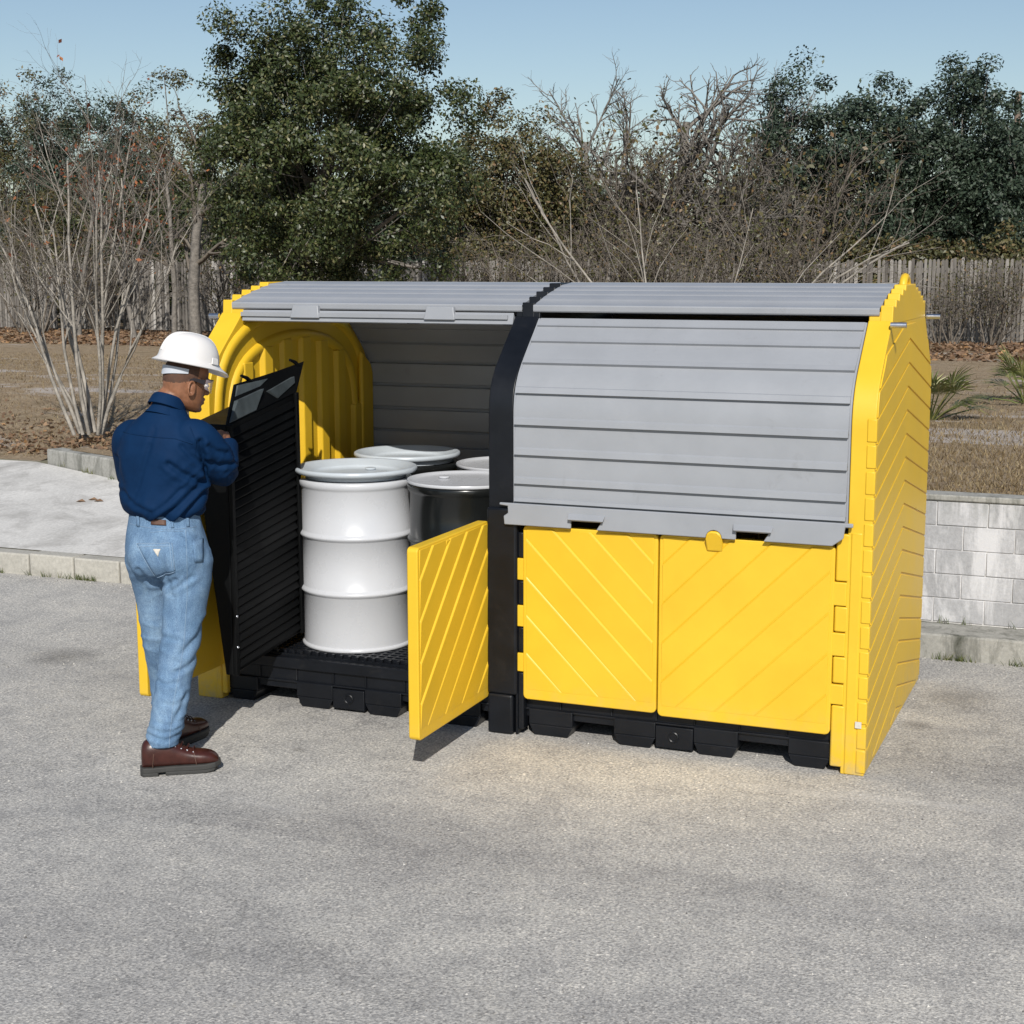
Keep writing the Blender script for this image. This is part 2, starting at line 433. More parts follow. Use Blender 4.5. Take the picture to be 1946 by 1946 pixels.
# ------------------------------------------------------------------ mesh helpers
class MB:
    def __init__(s):
        s.v, s.f = [], []

    def add(s, verts, faces):
        o = len(s.v)
        s.v += [tuple(map(float, p)) for p in verts]
        s.f += [tuple(i + o for i in fc) for fc in faces]
        return s

    def box(s, x0, x1, y0, y1, z0, z1):
        v = [(x, y, z) for z in (z0, z1) for y in (y0, y1) for x in (x0, x1)]
        return s.add(v, [(0, 2, 3, 1), (4, 5, 7, 6), (0, 1, 5, 4), (2, 6, 7, 3), (0, 4, 6, 2), (1, 3, 7, 5)])

    def frustum(s, b, t):
        """b, t: (x0,x1,y0,y1,z) bottom and top rectangles"""
        v = []
        for (x0, x1, y0, y1, z) in (b, t):
            v += [(x0, y0, z), (x1, y0, z), (x1, y1, z), (x0, y1, z)]
        return s.add(v, [(3, 2, 1, 0), (4, 5, 6, 7), (0, 1, 5, 4), (1, 2, 6, 5), (2, 3, 7, 6), (3, 0, 4, 7)])

    def prism(s, poly, lo, hi, fn):
        """poly: 2D points; fn(u,v,w) -> xyz"""
        n = len(poly)
        v = [fn(u, w, lo) for u, w in poly] + [fn(u, w, hi) for u, w in poly]
        f = [tuple(range(n - 1, -1, -1)), tuple(range(n, 2 * n))]
        f += [(i, (i + 1) % n, n + (i + 1) % n, n + i) for i in range(n)]
        return s.add(v, f)

    def sheet(s, path, x0, x1, th, caps=True):
        """path of (y,z) points extruded along x, thickness th towards the left normal"""
        P = np.array(path, float)
        d = np.gradient(P, axis=0)
        nrm = np.stack([-d[:, 1], d[:, 0]], 1)
        nrm /= np.linalg.norm(nrm, axis=1)[:, None] + 1e-9
        Q = P + nrm * th
        n = len(P)
        v = [(x0, *p) for p in P] + [(x1, *p) for p in P] + [(x0, *p) for p in Q] + [(x1, *p) for p in Q]
        f = []
        for i in range(n - 1):
            f += [(i, i + 1, n + i + 1, n + i), (2 * n + i, 3 * n + i, 3 * n + i + 1, 2 * n + i + 1),
                  (i, 2 * n + i, 2 * n + i + 1, i + 1), (n + i, n + i + 1, 3 * n + i + 1, 3 * n + i)]
        f += [(0, n, 3 * n, 2 * n), (n - 1, 3 * n - 1, 4 * n - 1, 2 * n - 1)]
        return s.add(v, f)

    def loft(s, rings, cap=True):
        m = len(rings[0])
        v = [p for r in rings for p in r]
        f = []
        for k in range(len(rings) - 1):
            a, b = k * m, (k + 1) * m
            f += [(a + i, a + (i + 1) % m, b + (i + 1) % m, b + i) for i in range(m)]
        if cap:
            f += [tuple(range(m - 1, -1, -1)), tuple(range((len(rings) - 1) * m, len(rings) * m))]
        return s.add(v, f)

    def tube(s, pts, rad, n=6, cap=True):
        P = np.array(pts, float)
        if np.isscalar(rad):
            rad = [rad] * len(P)
        d = np.gradient(P, axis=0)
        d /= np.linalg.norm(d, axis=1)[:, None] + 1e-9
        ref = np.array([0, 0, 1.0]) if abs(d[0][2]) < 0.9 else np.array([1.0, 0, 0])
        rings = []
        for p, t, r in zip(P, d, rad):
            a = np.cross(t, ref)
            a /= np.linalg.norm(a) + 1e-9
            b = np.cross(t, a)
            ref = np.cross(a, t)
            rings.append([p + r * (math.cos(q) * a + math.sin(q) * b) for q in np.arange(n) * 2 * math.pi / n])
        return s.loft(rings, cap)

    def lathe(s, prof, c=(0, 0), n=56, cap=True):
        rings = [[(c[0] + r * math.cos(q), c[1] + r * math.sin(q), z) for q in np.arange(n) * 2 * math.pi / n] for r, z in prof]
        return s.loft(rings, cap)

    def ball(s, c, r, n=12, m=8):
        r = (r, r, r) if np.isscalar(r) else r
        rings = []
        for k in range(1, m):
            t = math.pi * k / m
            rings.append([(c[0] + r[0] * math.sin(t) * math.cos(q), c[1] + r[1] * math.sin(t) * math.sin(q), c[2] - r[2] * math.cos(t))
                          for q in np.arange(n) * 2 * math.pi / n])
        return s.loft(rings)

    def band(s, poly, hfun, fn, base=-0.003):
        n = len(poly)
        v = [fn(u, w, hfun(u, w)) for u, w in poly] + [fn(u, w, base) for u, w in poly]
        return s.add(v, [tuple(range(n)), tuple(range(2 * n - 1, n - 1, -1))] +
                     [(i, (i + 1) % n, n + (i + 1) % n, n + i) for i in range(n)])

    def build(s, name, mat, parent=None, smooth=None, bevel=0, seg=2, fix=True):
        me = bpy.data.meshes.new(name)
        me.from_pydata(s.v, [], s.f)
        if fix:
            b = bmesh.new()
            b.from_mesh(me)
            bmesh.ops.recalc_face_normals(b, faces=b.faces)
            b.to_mesh(me)
            b.free()
        for mm in (mat if isinstance(mat, (list, tuple)) else [mat]):
            me.materials.append(mm)
        o = bpy.data.objects.new(name, me)
        COL.objects.link(o)
        if parent is not None:
            o.parent = parent
            if parent.type == 'EMPTY' and parent.get('_world') or parent.get('_inv'):
                o.matrix_parent_inverse = Matrix.Translation(-Vector(parent.location))
        if bevel:
            bv = o.modifiers.new('bevel', 'BEVEL')
            bv.width = bevel
            bv.segments = seg
            bv.limit_method = 'ANGLE'
            bv.angle_limit = math.radians(28)
            me.shade_smooth()
            me.set_sharp_from_angle(angle=math.radians(50))
            wn2 = o.modifiers.new('normals', 'WEIGHTED_NORMAL')
            wn2.keep_sharp = True
        elif smooth is not None:
            me.shade_smooth()
            me.set_sharp_from_angle(angle=math.radians(smooth))
        return o

def tag(o, label=None, cat=None, group=None, kind=None):
    for k, v in (('label', label), ('category', cat), ('group', group), ('kind', kind)):
        if v:
            o[k] = v
    return o

def empty(name, loc, label, cat, group=None, rz=0.0):
    o = bpy.data.objects.new(name, None)
    COL.objects.link(o)
    o.location = loc
    o.rotation_euler = (0, 0, rz)
    o.empty_display_size = 0.2
    return tag(o, label, cat, group)

def world_empty(name, loc, label, cat, group=None):
    """parts of this thing are written in world coordinates"""
    o = empty(name, loc, label, cat, group)
    o['_world'] = 1
    return o

def clip(poly, a, b, c):
    out = []
    n = len(poly)
    for i in range(n):
        p, q = poly[i], poly[(i + 1) % n]
        dp, dq = a * p[0] + b * p[1] + c, a * q[0] + b * q[1] + c
        if dp >= 0:
            out.append(p)
        if (dp >= 0) != (dq >= 0):
            t = dp / (dp - dq)
            out.append((p[0] + t * (q[0] - p[0]), p[1] + t * (q[1] - p[1])))
    return out

def area(poly):
    return 0.5 * abs(sum(p[0] * q[1] - q[0] * p[1] for p, q in zip(poly, poly[1:] + poly[:1])))

def bands(mb, outline, nrm, c0, pitch, count, h, fn, width=None, taper=0.012, fade=None):
    """saw-tooth planks: each band stands h proud at its upper line and runs out to nothing at the next"""
    a, b = nrm
    k = math.hypot(a, b)
    a, b = a / k, b / k
    fd = (lambda v: max(0.02, min(1, (v - fade[0]) / fade[1]))) if fade else (lambda v: 1.0)
    for i in range(count):
        top = c0 - i * pitch
        bot = top - (width or pitch)
        hi = clip(clip(outline, -a, -b, top), a, b, -(top - taper))
        lo = clip(clip(outline, -a, -b, top - taper), a, b, -bot)
        if len(hi) > 2 and area(hi) > 1e-4:
            mb.band(hi, lambda u, v: 0.0005 + h * fd(v) * max(0, min(1, (top - (a * u + b * v)) / taper)), fn)
        if len(lo) > 2 and area(lo) > 1e-4:
            w = bot - (top - taper)
            mb.band(lo, lambda u, v: 0.0005 + h * fd(v) * max(0, min(1, (bot - (a * u + b * v)) / w)), fn)

# ------------------------------------------------------------------ ground, paving, wall, fence
def px_x(u, y, z=1.0):
    """world x of photo column u (0-1946) at depth y and height z: used once to lay out the far trees"""
    a = (u - 973) / 2937.76
    d = np.array([y - CAMPOS[1], z - CAMPOS[2]])
    # solve ((X - cam) . R) = a * ((X - cam) . F)
    F = [-c for c in CB]
    num = a * (F[1] * d[0] + F[2] * d[1]) - (CR[1] * d[0] + CR[2] * d[1])
    return CAMPOS[0] + num / (CR[0] - a * F[0])

asph = MB()
asph.add([(-60, -60, 0), (60, -60, 0), (60, 2.32, 0), (-60, 2.32, 0)], [(0, 1, 2, 3)])
tag(asph.build('asphalt_yard', M['asphalt']), 'weathered grey asphalt yard with fine gravelly grain', 'ground', kind='structure')

SLAB_K = 0.125
def slab_z(y):
    return 0.15 + SLAB_K * (y - 2.3)

# rear edge of the concrete apron on the left
KA, KB = (-4.78, 4.74), (-3.66, 4.30)
KD = ((KB[0] - KA[0]), (KB[1] - KA[1]))
def rear_y(x):
    if x < KA[0]:
        return 4.74
    if x < -1.25:
        return KA[1] + (x - KA[0]) * KD[1] / KD[0]
    return 2.62
slab = MB()
xs = [-40, -12, -8, -6, -4.9, -4, -3, -2, -1.25, -0.8]
v, f = [], []
for x in xs:
    yr = min(rear_y(x), 5.0) if x < -1.3 else 3.36
    for k in range(5):
        y = 2.39 + (yr - 2.39) * k / 4
        v.append((x, y, slab_z(y)))
for i in range(len(xs) - 1):
    for k in range(4):
        f.append((i * 5 + k, i * 5 + 5 + k, i * 5 + 6 + k, i * 5 + 1 + k))
slab.add(v, f)
tag(slab.build('concrete_apron', M['slab']), 'pale concrete apron rising gently behind the left kerb', 'pavement', kind='structure')

kerb = MB()
for i in range(60):
    x0 = -2.17 - 0.40 - i * 0.40
    kerb.box(x0 + 0.005, x0 + 0.395, 2.255, 2.40, -0.05, 0.158 + 0.004 * math.sin(i * 2.1))
for i in range(4):
    kerb.box(-2.165 + i * 0.40, -1.775 + i * 0.40, 2.255, 2.40, -0.05, 0.158)
tag(kerb.build('kerb', M['kerb'], bevel=0.012), 'low concrete kerb in front of the pale apron', 'kerb', kind='structure')

rk = MB()
nk = 2
for i in range(nk):
    t0, t1 = i / nk * 3.2, (i + 1) / nk * 3.2
    a0 = (KA[0] + KD[0] * t0, KA[1] + KD[1] * t0)
    a1 = (KA[0] + KD[0] * (t1 - 0.006), KA[1] + KD[1] * (t1 - 0.006))
    L = math.hypot(*KD)
    nx, ny = -KD[1] / L * 0.17, KD[0] / L * 0.17
    zt = 0.58 + 0.02 * t0
    vv = [(a0[0], a0[1]), (a1[0], a1[1]), (a1[0] + nx, a1[1] + ny), (a0[0] + nx, a0[1] + ny)]
    rk.prism(vv, 0.0, zt, lambda a, b, w: (a, b, w))
tag(rk.build('low_retaining_kerb', M['footing'], bevel=0.015), 'short mossy retaining kerb at the back of the pale apron', 'kerb', kind='structure')

def ground_z(x, y):
    base = 0.85 + 0.02 * noise.noise(Vector((x * 0.35, y * 0.35, 3)))
    ry = rear_y(x) + 0.1
    left = max(0.0, min(1.0, (-1.1 - x) / 0.4))
    rise = max(0.0, min(1.0, (y - ry) / 4.5))
    zl = 0.462 + 0.34 * rise
    if x > KA[0]:
        zl = 0.585 + 0.23 * rise
    if left > 0:
        return zl * left + base * (1 - left) + 0.015 * noise.noise(Vector((x * 0.9, y * 0.9, 1)))
    return base + 0.012 * noise.noise(Vector((x * 0.9, y * 0.9, 1)))

soil = MB()
gx = list(np.linspace(-150, -20, 14)) + list(np.linspace(-18, 12, 90)) + list(np.linspace(15, 150, 14))
tt = [0, 0.12, 0.3, 0.55, 0.85, 1.2, 1.6, 2.1, 2.7, 3.4, 4.2, 5.2, 6.4, 8, 10, 12.5, 15, 18, 22, 30, 45, 80, 160, 400, 900]
v, f = [], []
for x in gx:
    y0 = rear_y(x) + (0.10 if KA[0] < x < -1.25 else -0.01)
    for t in tt:
        y = y0 + t
        v.append((x, y, ground_z(x, y)))
nt = len(tt)
for i in range(len(gx) - 1):
    for k in range(nt - 1):
        f.append((i * nt + k, i * nt + nt + k, i * nt + nt + 1 + k, i * nt + 1 + k))
soil.add(v, f)
so = soil.build('ground', M['soil'], smooth=60)
tag(so, 'brown dry grass ground with pale sandy patches', 'ground', kind='structure')

# block wall on its footing, right of and behind the shelter
bw = world_empty('block_wall', (3.5, 2.6, 0), 'grey concrete block retaining wall behind the right end of the shelter', 'wall')
m = MB()
m.box(-1.15, 14, 2.245, 2.70, -0.05, 0.145)
m.build('footing', M['footing'], bw, bevel=0.012)
m = MB()
m.box(-1.15, 14, 2.564, 2.70, 0.145, 0.878)
m.build('mortar_core', M['mortar'], bw)
m = MB()
x_off = (3.458, 3.612)
for c in range(5):
    z0 = 0.150 + c * 0.1452
    off = x_off[(c + 0) % 2] if c % 2 == 0 else x_off[1]
    k = -20
    while True:
        a = off + k * 0.291
        k += 1
        if a > 13.9:
            break
        if a + 0.291 < -1.1:
            continue
        m.box(max(a + 0.003, -1.14), min(a + 0.288, 13.98), 2.556 + random.uniform(-0.0015, 0.0015), 2.63, z0 + 0.0025, z0 + 0.1430)
m.build('blocks', M['block'], bw, bevel=0.003, seg=1)
m = MB()
m.box(-1.16, 14.01, 2.545, 2.715, 0.8785, 0.915)
m.build('coping', M['footing'], bw, bevel=0.008)

# wooden fence
FY = 22.0
fe = world_empty('wooden_fence', (-5, FY, 0.8), 'weathered grey wooden picket fence along the back of the dry grass', 'fence')
m = MB()
x = -34.0
k = 0
while x < 27:
    w = random.uniform(0.048, 0.066)
    top = 2.30 + 0.03 * math.sin(x * 0.7) + random.uniform(-0.035, 0.035)
    zb = 0.82
    if random.random() > 0.035:
        y = FY + random.uniform(-0.008, 0.008)
        dx = random.uniform(-0.012, 0.012)
        m.prism([(x, zb), (x + w, zb), (x + w + dx, top - 0.03), (x + w * 0.7 + dx, top), (x + w * 0.3 + dx, top), (x + dx, top - 0.03)],
                y, y + 0.02, lambda a, b, c: (a, c, b))
    x += w + random.uniform(0.010, 0.026)
m.build('pickets', M['fence'], fe)
for zz in (1.05, 1.55, 2.08):
    m = MB()
    m.box(-34, 27, FY + 0.032, FY + 0.075, zz, zz + 0.09)
    m.build('rail', M['fence'], fe)
for i in range(25):
    m = MB()
    xx = -33.5 + i * 2.44
    m.box(xx, xx + 0.1, FY + 0.077, FY + 0.177, 0.7, 2.26)
    m.build('post', M['fence'], fe)

# ------------------------------------------------------------------ the drum shelter
W, D, H = 3.49, 1.74, 2.165
XD0, XD1 = 1.678, 1.803
sh = world_empty('drum_storage_shelter', (W / 2, D / 2, 0),
                 'yellow, grey and black plastic roll-top drum shelter with its left bay open', 'storage shelter')
YEL, GRY, BLK = M['yellow'], M['grey'], M['black']

STEPS = [(0.335, 2.062), (0.425, 2.088), (0.520, 2.112), (0.615, 2.132), (0.705, 2.150)]
CURVE = [(-0.015, 0.0), (-0.015, 1.55), (-0.0135, 1.59), (-0.008, 1.63), (0.003, 1.67), (0.020, 1.708), (0.043, 1.744), (0.074, 1.780), (0.115, 1.819), (0.175, 1.873), (0.25, 1.939), (0.325, 2.008)]
def profile(dz=0.0, inset=0.0, stairs=True):
    half = [(y + inset, z) for y, z in CURVE]
    z = 2.012
    for y, zz in STEPS:
        half += [(y, z + dz), (y + 0.006, zz + dz)]
        z = zz - 0.008
    half[len(CURVE)] = (STEPS[0][0], 2.012 + min(0, dz))
    return half + [(D - y, z) for y, z in reversed(half)]

def teeth():
    p = [q for q in profile(0.012) if q[1] > 2.0]
    return [(0.329, 1.99)] + p[1:-1] + [(D - 0.329, 1.99)]

YZ = lambda u, v, w: (w, u, v)

def end_panel(x_out, x_in, sgn):
    """sgn +1: outer face looks to +x"""
    m = MB()
    xm = x_out - sgn * 0.055
    m.prism(profile(-0.016), min(x_out, x_in), max(x_out, x_in), YZ)
    m.prism(teeth(), min(x_out + sgn * 0.0015, xm), max(x_out + sgn * 0.0015, xm), YZ)
    o = m.build('end_panel', YEL, sh, bevel=0.012, seg=3)
    return o

EDGE = [(0.004, 0.03), (1.736, 0.03), (1.736, 1.64), (1.715, 1.71), (1.60, 1.812), (1.475, 1.94), (1.43, 1.975), (0.31, 1.975), (0.265, 1.94), (0.14, 1.812), (0.025, 1.71), (0.004, 1.64)]
def chevrons(x_out, sgn, parent):
    m = MB()
    fn = lambda u, v, h: (x_out + sgn * h, u, v)
    yc = 0.885
    front = clip(EDGE, -1, 0, yc)
    rear = clip(EDGE, 1, 0, -yc)
    k = math.hypot(0.215, 1)
    sl, pz, gap = 0.215, 0.1145, 0.0105
    def open_at(q):
        n = len(q)
        for i in range(n):
            if abs(q[i][0] - yc) < 1e-6 and abs(q[(i + 1) % n][0] - yc) < 1e-6:
                j = (i + 1) % n
                return q[j:] + q[:j]
    for i in range(19):
        zt, zb = 2.022 - i * pz - gap, 2.022 - (i + 1) * pz
        # above/below the chevron lines z = zt - sl*|y-yc|
        fr_ = clip(clip(front, sl, -1, zt - sl * yc), -sl, 1, sl * yc - zb)
        re_ = clip(clip(rear, -sl, -1, zt + sl * yc), sl, 1, -zb - sl * yc)
        q = None
        if len(fr_) > 2 and len(re_) > 2 and area(fr_) > 1e-4 and area(re_) > 1e-4:
            A_, B_ = open_at(fr_), open_at(re_)
            if A_ and B_:
                q = A_ + B_[1:-1]
        for poly in ([q] if q else [fr_, re_]):
            if len(poly) > 2 and area(poly) > 1e-4:
                m.band(poly, lambda u, v: 0.0055, fn)
    return m.build('chevron_ribs', YEL, parent, bevel=0.0025, seg=2, fix=True)

right_panel = end_panel(W, 3.385, 1)
chevrons(W, 1, right_panel)
left_panel = end_panel(0.0, 0.125, -1)
chevrons(0.0, -1, left_panel)

# notched blocks up the front corner of the right panel, and the hinge post below the hatch
m = MB()
for k in range(13):
    z1 = 1.60 - k * 0.1145
    m.box(3.452, W + 0.005, -0.0195, 0.03, z1 - 0.102, z1)
m.box(3.452, W + 0.005, -0.0195, 0.03, 0.012, 0.119)
m.build('corner_blocks', YEL, right_panel, bevel=0.006)

def hinge_post(x_edge, sgn, mat, parent, teeth, x_far, y0=-0.018, zt=1.02, tw=0.03):
    """post whose inner edge at x_edge carries teeth towards sgn"""
    m = MB()
    m.box(min(x_edge, x_far), max(x_edge, x_far), y0, 0.055, 0.0, zt)
    for z0, z1 in teeth:
        m.box(min(x_edge, x_edge + sgn * tw), max(x_edge, x_edge + sgn * tw), y0 + 0.0012, 0.05, z0, z1)
    return m.build('hinge_post', mat, parent, bevel=0.008)
TEETH = [(0.03, 0.313), (0.415, 0.536), (0.649, 0.764), (0.878, 1.00)]
hinge_post(3.398, -1, YEL, right_panel, TEETH[:-1] + [(0.878, 1.09)], 3.4515, tw=0.0615, zt=1.10)
hinge_post(0.150, 1, YEL, left_panel, TEETH, 0.118)

# divider
m = MB()
xm0, xm1 = XD0 + 0.030, XD1 - 0.030
m.prism(profile(-0.016), XD0, XD1, YZ)
m.prism(teeth(), xm0, xm1, YZ)
divider = m.build('divider_panel', BLK, sh, bevel=0.012, seg=3)
m = MB()
m.box(XD0 - 0.004, 1.828, -0.036, 0.04, 0.20, 1.115)
m.box(XD0 - 0.003, XD1 + 0.004, -0.0355, 0.04, 0.0, 0.1995)
m.build('front_post', BLK, divider, bevel=0.012)
hinge_post(1.829, 1, BLK, divider, TEETH, XD1 + 0.012, y0=-0.022)

# steel pins through the panel tops
for x0, x1, y, par in ((W + 0.001, W + 0.07, 0.275, right_panel), (W + 0.001, W + 0.07, D - 0.275, right_panel), (-0.06, -0.001, 0.30, left_panel)):
    m = MB()
    m.tube([(x0, y, 1.99), (x1, y, 1.99)], 0.013, 12)
    m.build('steel_pin', M['steel'], par, smooth=40)
# lifting lug at the crown of the right panel
m = MB()
pts = [(W - 0.03, 0.82 + 0.06 * math.cos(a) + 0.06, 2.15 + 0.045 * math.sin(a)) for a in np.linspace(0, math.pi, 12)]
m.tube(pts, 0.02, 8)
m.build('lifting_lug', YEL, right_panel, smooth=50)
m = MB()
m.box(3.446, 3.474, -0.0265, -0.0245, 0.222, 0.252)
m.build('sticker', M['cream'], right_panel)

# inner face of the left panel: arched ribs and upright corrugations
def smooth_path(keys, n=40):
    K = np.array(keys)
    t = np.linspace(0, 1, len(K))
    q = np.linspace(0, 1, n)
    out = np.stack([np.interp(q, t, K[:, 0]), np.interp(q, t, K[:, 1])], 1)
    for _ in range(6):
        out[1:-1] = (out[:-2] + out[1:-1] * 2 + out[2:]) / 4
    return [tuple(p) for p in out]
A1 = [(0.045, 0.32), (0.045, 0.9), (0.045, 1.45), (0.065, 1.66), (0.13, 1.78), (0.25, 1.88), (0.42, 1.955), (0.62, 2.00), (0.87, 2.015)]
A2 = [(0.165, 0.32), (0.165, 0.9), (0.165, 1.40), (0.185, 1.58), (0.24, 1.69), (0.34, 1.765), (0.48, 1.825), (0.66, 1.865), (0.87, 1.88)]
def mirror(k):
    return k + [(D - y, z) for y, z in reversed(k[:-1])]
def rib_along(mb, path, x, w, h):
    P = np.array(path)
    d = np.gradient(P, axis=0)
    d /= np.linalg.norm(d, axis=1)[:, None]
    nn = np.stack([-d[:, 1], d[:, 0]], 1)
    rings = []
    for p, q in zip(P, nn):
        r = []
        for s_, hh in ((-0.5, -0.004), (-0.36, 0.7), (-0.18, 1.0), (0.18, 1.0), (0.36, 0.7), (0.5, -0.004)):
            c = p + q * w * s_
            r.append((x + h * hh, c[0], c[1]))
        rings.append(r)
    mb.loft(rings)
m = MB()
rib_along(m, smooth_path(mirror(A1)), 0.125, 0.062, 0.020)
rib_along(m, smooth_path(mirror(A2)), 0.125, 0.062, 0.020)
m.build('arched_ribs', YEL, left_panel, smooth=50)
m = MB()
for i in range(7):
    y = 0.275 + i * 0.205
    yy_ = min(y + 0.065, D - y - 0.065)
    ytop = float(np.interp(yy_, [p[0] for p in A2[2:]], [p[1] for p in A2[2:]])) - 0.02
    prof = [(y, 0.1235), (y + 0.024, 0.15), (y + 0.105, 0.15), (y + 0.129, 0.1235)]
    m.prism(prof, 0.30, ytop, lambda a, b, w: (b, a, w))
m.build('upright_ribs', YEL, left_panel, bevel=0.006)
m = MB()
m.prism([(y, z) for y, z in profile(-0.03, 0.0)][1:-1] and [(1.60, 0.2), (1.745, 0.2), (1.745, 1.60), (1.72, 1.66), (1.60, 1.74)], 0.125, 0.16, YZ)
m.build('rear_flange', YEL, left_panel, bevel=0.012)

# ---- roof caps, hatches, doors for both bays
def slat_path(side=1, z_lo=1.035, flat=False, z_hi=1.998):
    """closed hatch outline (y,z) with saw-tooth slats, bottom to top"""
    key = [z_lo, 1.150, 1.235, 1.373, 1.515, 1.657, 1.787, 1.885, min(1.958, z_hi - 0.015), z_hi]
    cz = [p[1] for p in CURVE]
    cyv = [p[0] for p in CURVE]
    def pt(z, off):
        y0, y1 = np.interp(z - 0.01, cz, cyv), np.interp(z + 0.01, cz, cyv)
        n = np.array([-0.02, y1 - y0])
        n /= np.linalg.norm(n)
        return np.array([np.interp(z, cz, cyv) + 0.004, z]) + n * off
    out = []
    hgt = [0.0, 0.022, 0.020, 0.020, 0.020, 0.019, 0.016, 0.013, 0.010, 0.0]
    for i in range(len(key) - 1):
        z0, z1 = key[i], key[i + 1]
        h = hgt[i]
        prof = [(0.0, h), (0.19, h * 0.82), (0.24, h * 0.38), (0.42, h * 0.35), (0.7, h * 0.15), (0.9995, 0.0)] if i else [(0.0, 0.004), (0.9995, 0.0)]
        for t, o_ in prof:
            out.append(tuple(pt(z0 + (z1 - z0) * t, o_ + 0.002)))
    if flat:
        out = [tuple(pt(z, 0.004)) for z in np.linspace(z_lo + 0.005, z_hi - 0.003, 40)]
    if side < 0:
        out = [(D - y, z) for y, z in out]
    return out

def hatch(x0, x1, rear=False):
    sd = -1 if rear else 1
    m = MB()
    zl = 1.035 if rear else 1.112
    zh = 1.925 if rear and x0 < 1 else 1.998
    m.sheet(slat_path(sd, zl, False, zh), x0 + 0.009, x1 - 0.009, -0.016 * sd)
    o = m.build('hatch' if not rear else 'rear_hatch', GRY, sh, smooth=18)
    for a, b in ((x0, x0 + 0.0085), (x1 - 0.0085, x1)):
        m = MB()
        m.sheet(slat_path(sd, zl, True, zh), a, b, -0.014 * sd)
        m.build('side_flange', GRY, o, smooth=40)
    return o

hx = {}
for bay, (x0, x1) in enumerate(((0.128, XD0 - 0.003), (XD1 + 0.003, 3.381))):
    # cap
    m = MB()
    path = [(0.335, 2.028)]
    z = None
    st = [(y, zz) for y, zz in STEPS]
    top = [(0.342, 2.026), (0.333, 2.028), (0.329, 2.034), (0.328, 2.056), (0.332, 2.062)]
    for i, (y, zz) in enumerate(st):
        y0_, z0_ = y + 0.012, zz + 0.006
        y1 = st[i + 1][0] if i < 4 else D / 2
        z1 = (st[i + 1][1] if i < 4 else 2.168) - 0.002
        top += [(y0_, z0_ - 0.003), (y1 - 0.004, z1 - 0.003), (y1 - 0.002, z1 - 0.0012)]
    full = top + [(D - y, zz) for y, zz in reversed(top[:-1])]
    xa, xb = (0.06, XD0 + 0.033) if bay == 0 else (XD1 - 0.033, W - 0.058)
    m.sheet(full, xa, xb, -0.02)
    cap = m.build('roof_cap', GRY, sh, smooth=30)
    # rear hatch and rear doors
    hatch(x0, x1, True)
    mid = x0 + (x1 - x0) * 0.5
    for a, b in ((x0 + 0.02, mid - 0.004), (mid + 0.004, x1 - 0.02)):
        m = MB()
        m.box(a, b, D - 0.06, D - 0.005, 0.18, 1.06)
        for k in range(4):
            m.box(a + 0.03, b - 0.03, D - 0.066, D - 0.0605, 0.24 + k * 0.2, 0.38 + k * 0.2)
        m.build('rear_door', YEL, sh, bevel=0.006)

XZ = lambda y0: (lambda u, v, h: (u, y0 - h, v))

def handle_tongues(parent, xs, y, z1):
    """tongues folded outwards over the finger notches in the lip"""
    for a, b in xs:
        m = MB()
        th = 0.006
        q = [(a - 0.004, y + 0.001, z1 + 0.020), (b + 0.008, y + 0.001, z1 + 0.020), (b + 0.006, y - 0.030, z1 - 0.002), (a + 0.004, y - 0.030, z1 - 0.002)]
        m.add(q + [(p[0], p[1] + 0.002, p[2] - th) for p in q], [(0, 1, 2, 3), (7, 6, 5, 4), (0, 4, 5, 1), (1, 5, 6, 2), (2, 6, 7, 3), (3, 7, 4, 0)])
        m.build('handle', GRY, parent, bevel=0.002)

front_hatch = hatch(XD1 + 0.003, 3.383)
# lower lip of the hatch with side tabs and the half-round cut over the latch
m = MB()
outl = [(1.775, 1.040), (2.11, 1.040), (2.11, 1.076), (2.258, 1.076), (2.235, 1.040), (2.735, 1.040)]
for a in np.linspace(math.pi, 0, 9):
    outl.append((2.793 + 0.037 * math.cos(a), 1.040 + 0.036 * math.sin(a)))
outl += [(2.895, 1.040), (2.895, 1.076), (3.043, 1.076), (3.02, 1.040), (3.325, 1.040), (3.372, 1.075), (3.378, 1.125), (3.412, 1.125), (3.412, 1.143), (1.748, 1.143), (1.748, 1.132), (1.790, 1.128), (1.792, 1.095), (1.770, 1.080)]
m.prism(outl, -0.052, -0.038, lambda u, v, w: (u, w - (1.143 - v) * 0.06, v))
m.build('hatch_lip', GRY, front_hatch, bevel=0.004)
handle_tongues(front_hatch, ((2.10, 2.27), (2.885, 3.055)), -0.054, 1.092)

# the opened hatch of the left bay, slid back under its cap
m = MB()
base = [(0.318, 1.966), (0.325, 2.012), (0.335, 2.004), (0.46, 2.050), (0.60, 2.080), (0.75, 2.102), (0.90, 2.108), (1.05, 2.098), (1.18, 2.070), (1.30, 2.035), (1.41, 1.992)]
fine = [base[0], base[1]]
P = np.array(base[2:])
for i in range(len(P) - 1):
    a, b = P[i], P[i + 1]
    fine += [tuple(a + (b - a) * 0.05), tuple(a + (b - a) * 0.90 - np.array([0, 0.010]))]
fine.append(tuple(P[-1]))
fine = [(y, z - 0.028) if k > 1 else (y, z) for k, (y, z) in enumerate(fine)]
m.sheet(fine, 0.135, XD0 - 0.006, 0.012)
open_hatch = m.build('hatch', M['grey'], sh, smooth=25)
tag(open_hatch, 'raised grey hatch of the open bay')
m = MB()
outl = [(0.13, 1.967), (1.08, 1.967)]
for a in np.linspace(math.pi, 0, 9):
    outl.append((1.115 + 0.036 * math.cos(a), 1.967 + 0.034 * math.sin(a)))
outl += [(1.60, 1.967), (1.640, 1.985), (1.645, 1.992), (0.13, 1.992)]
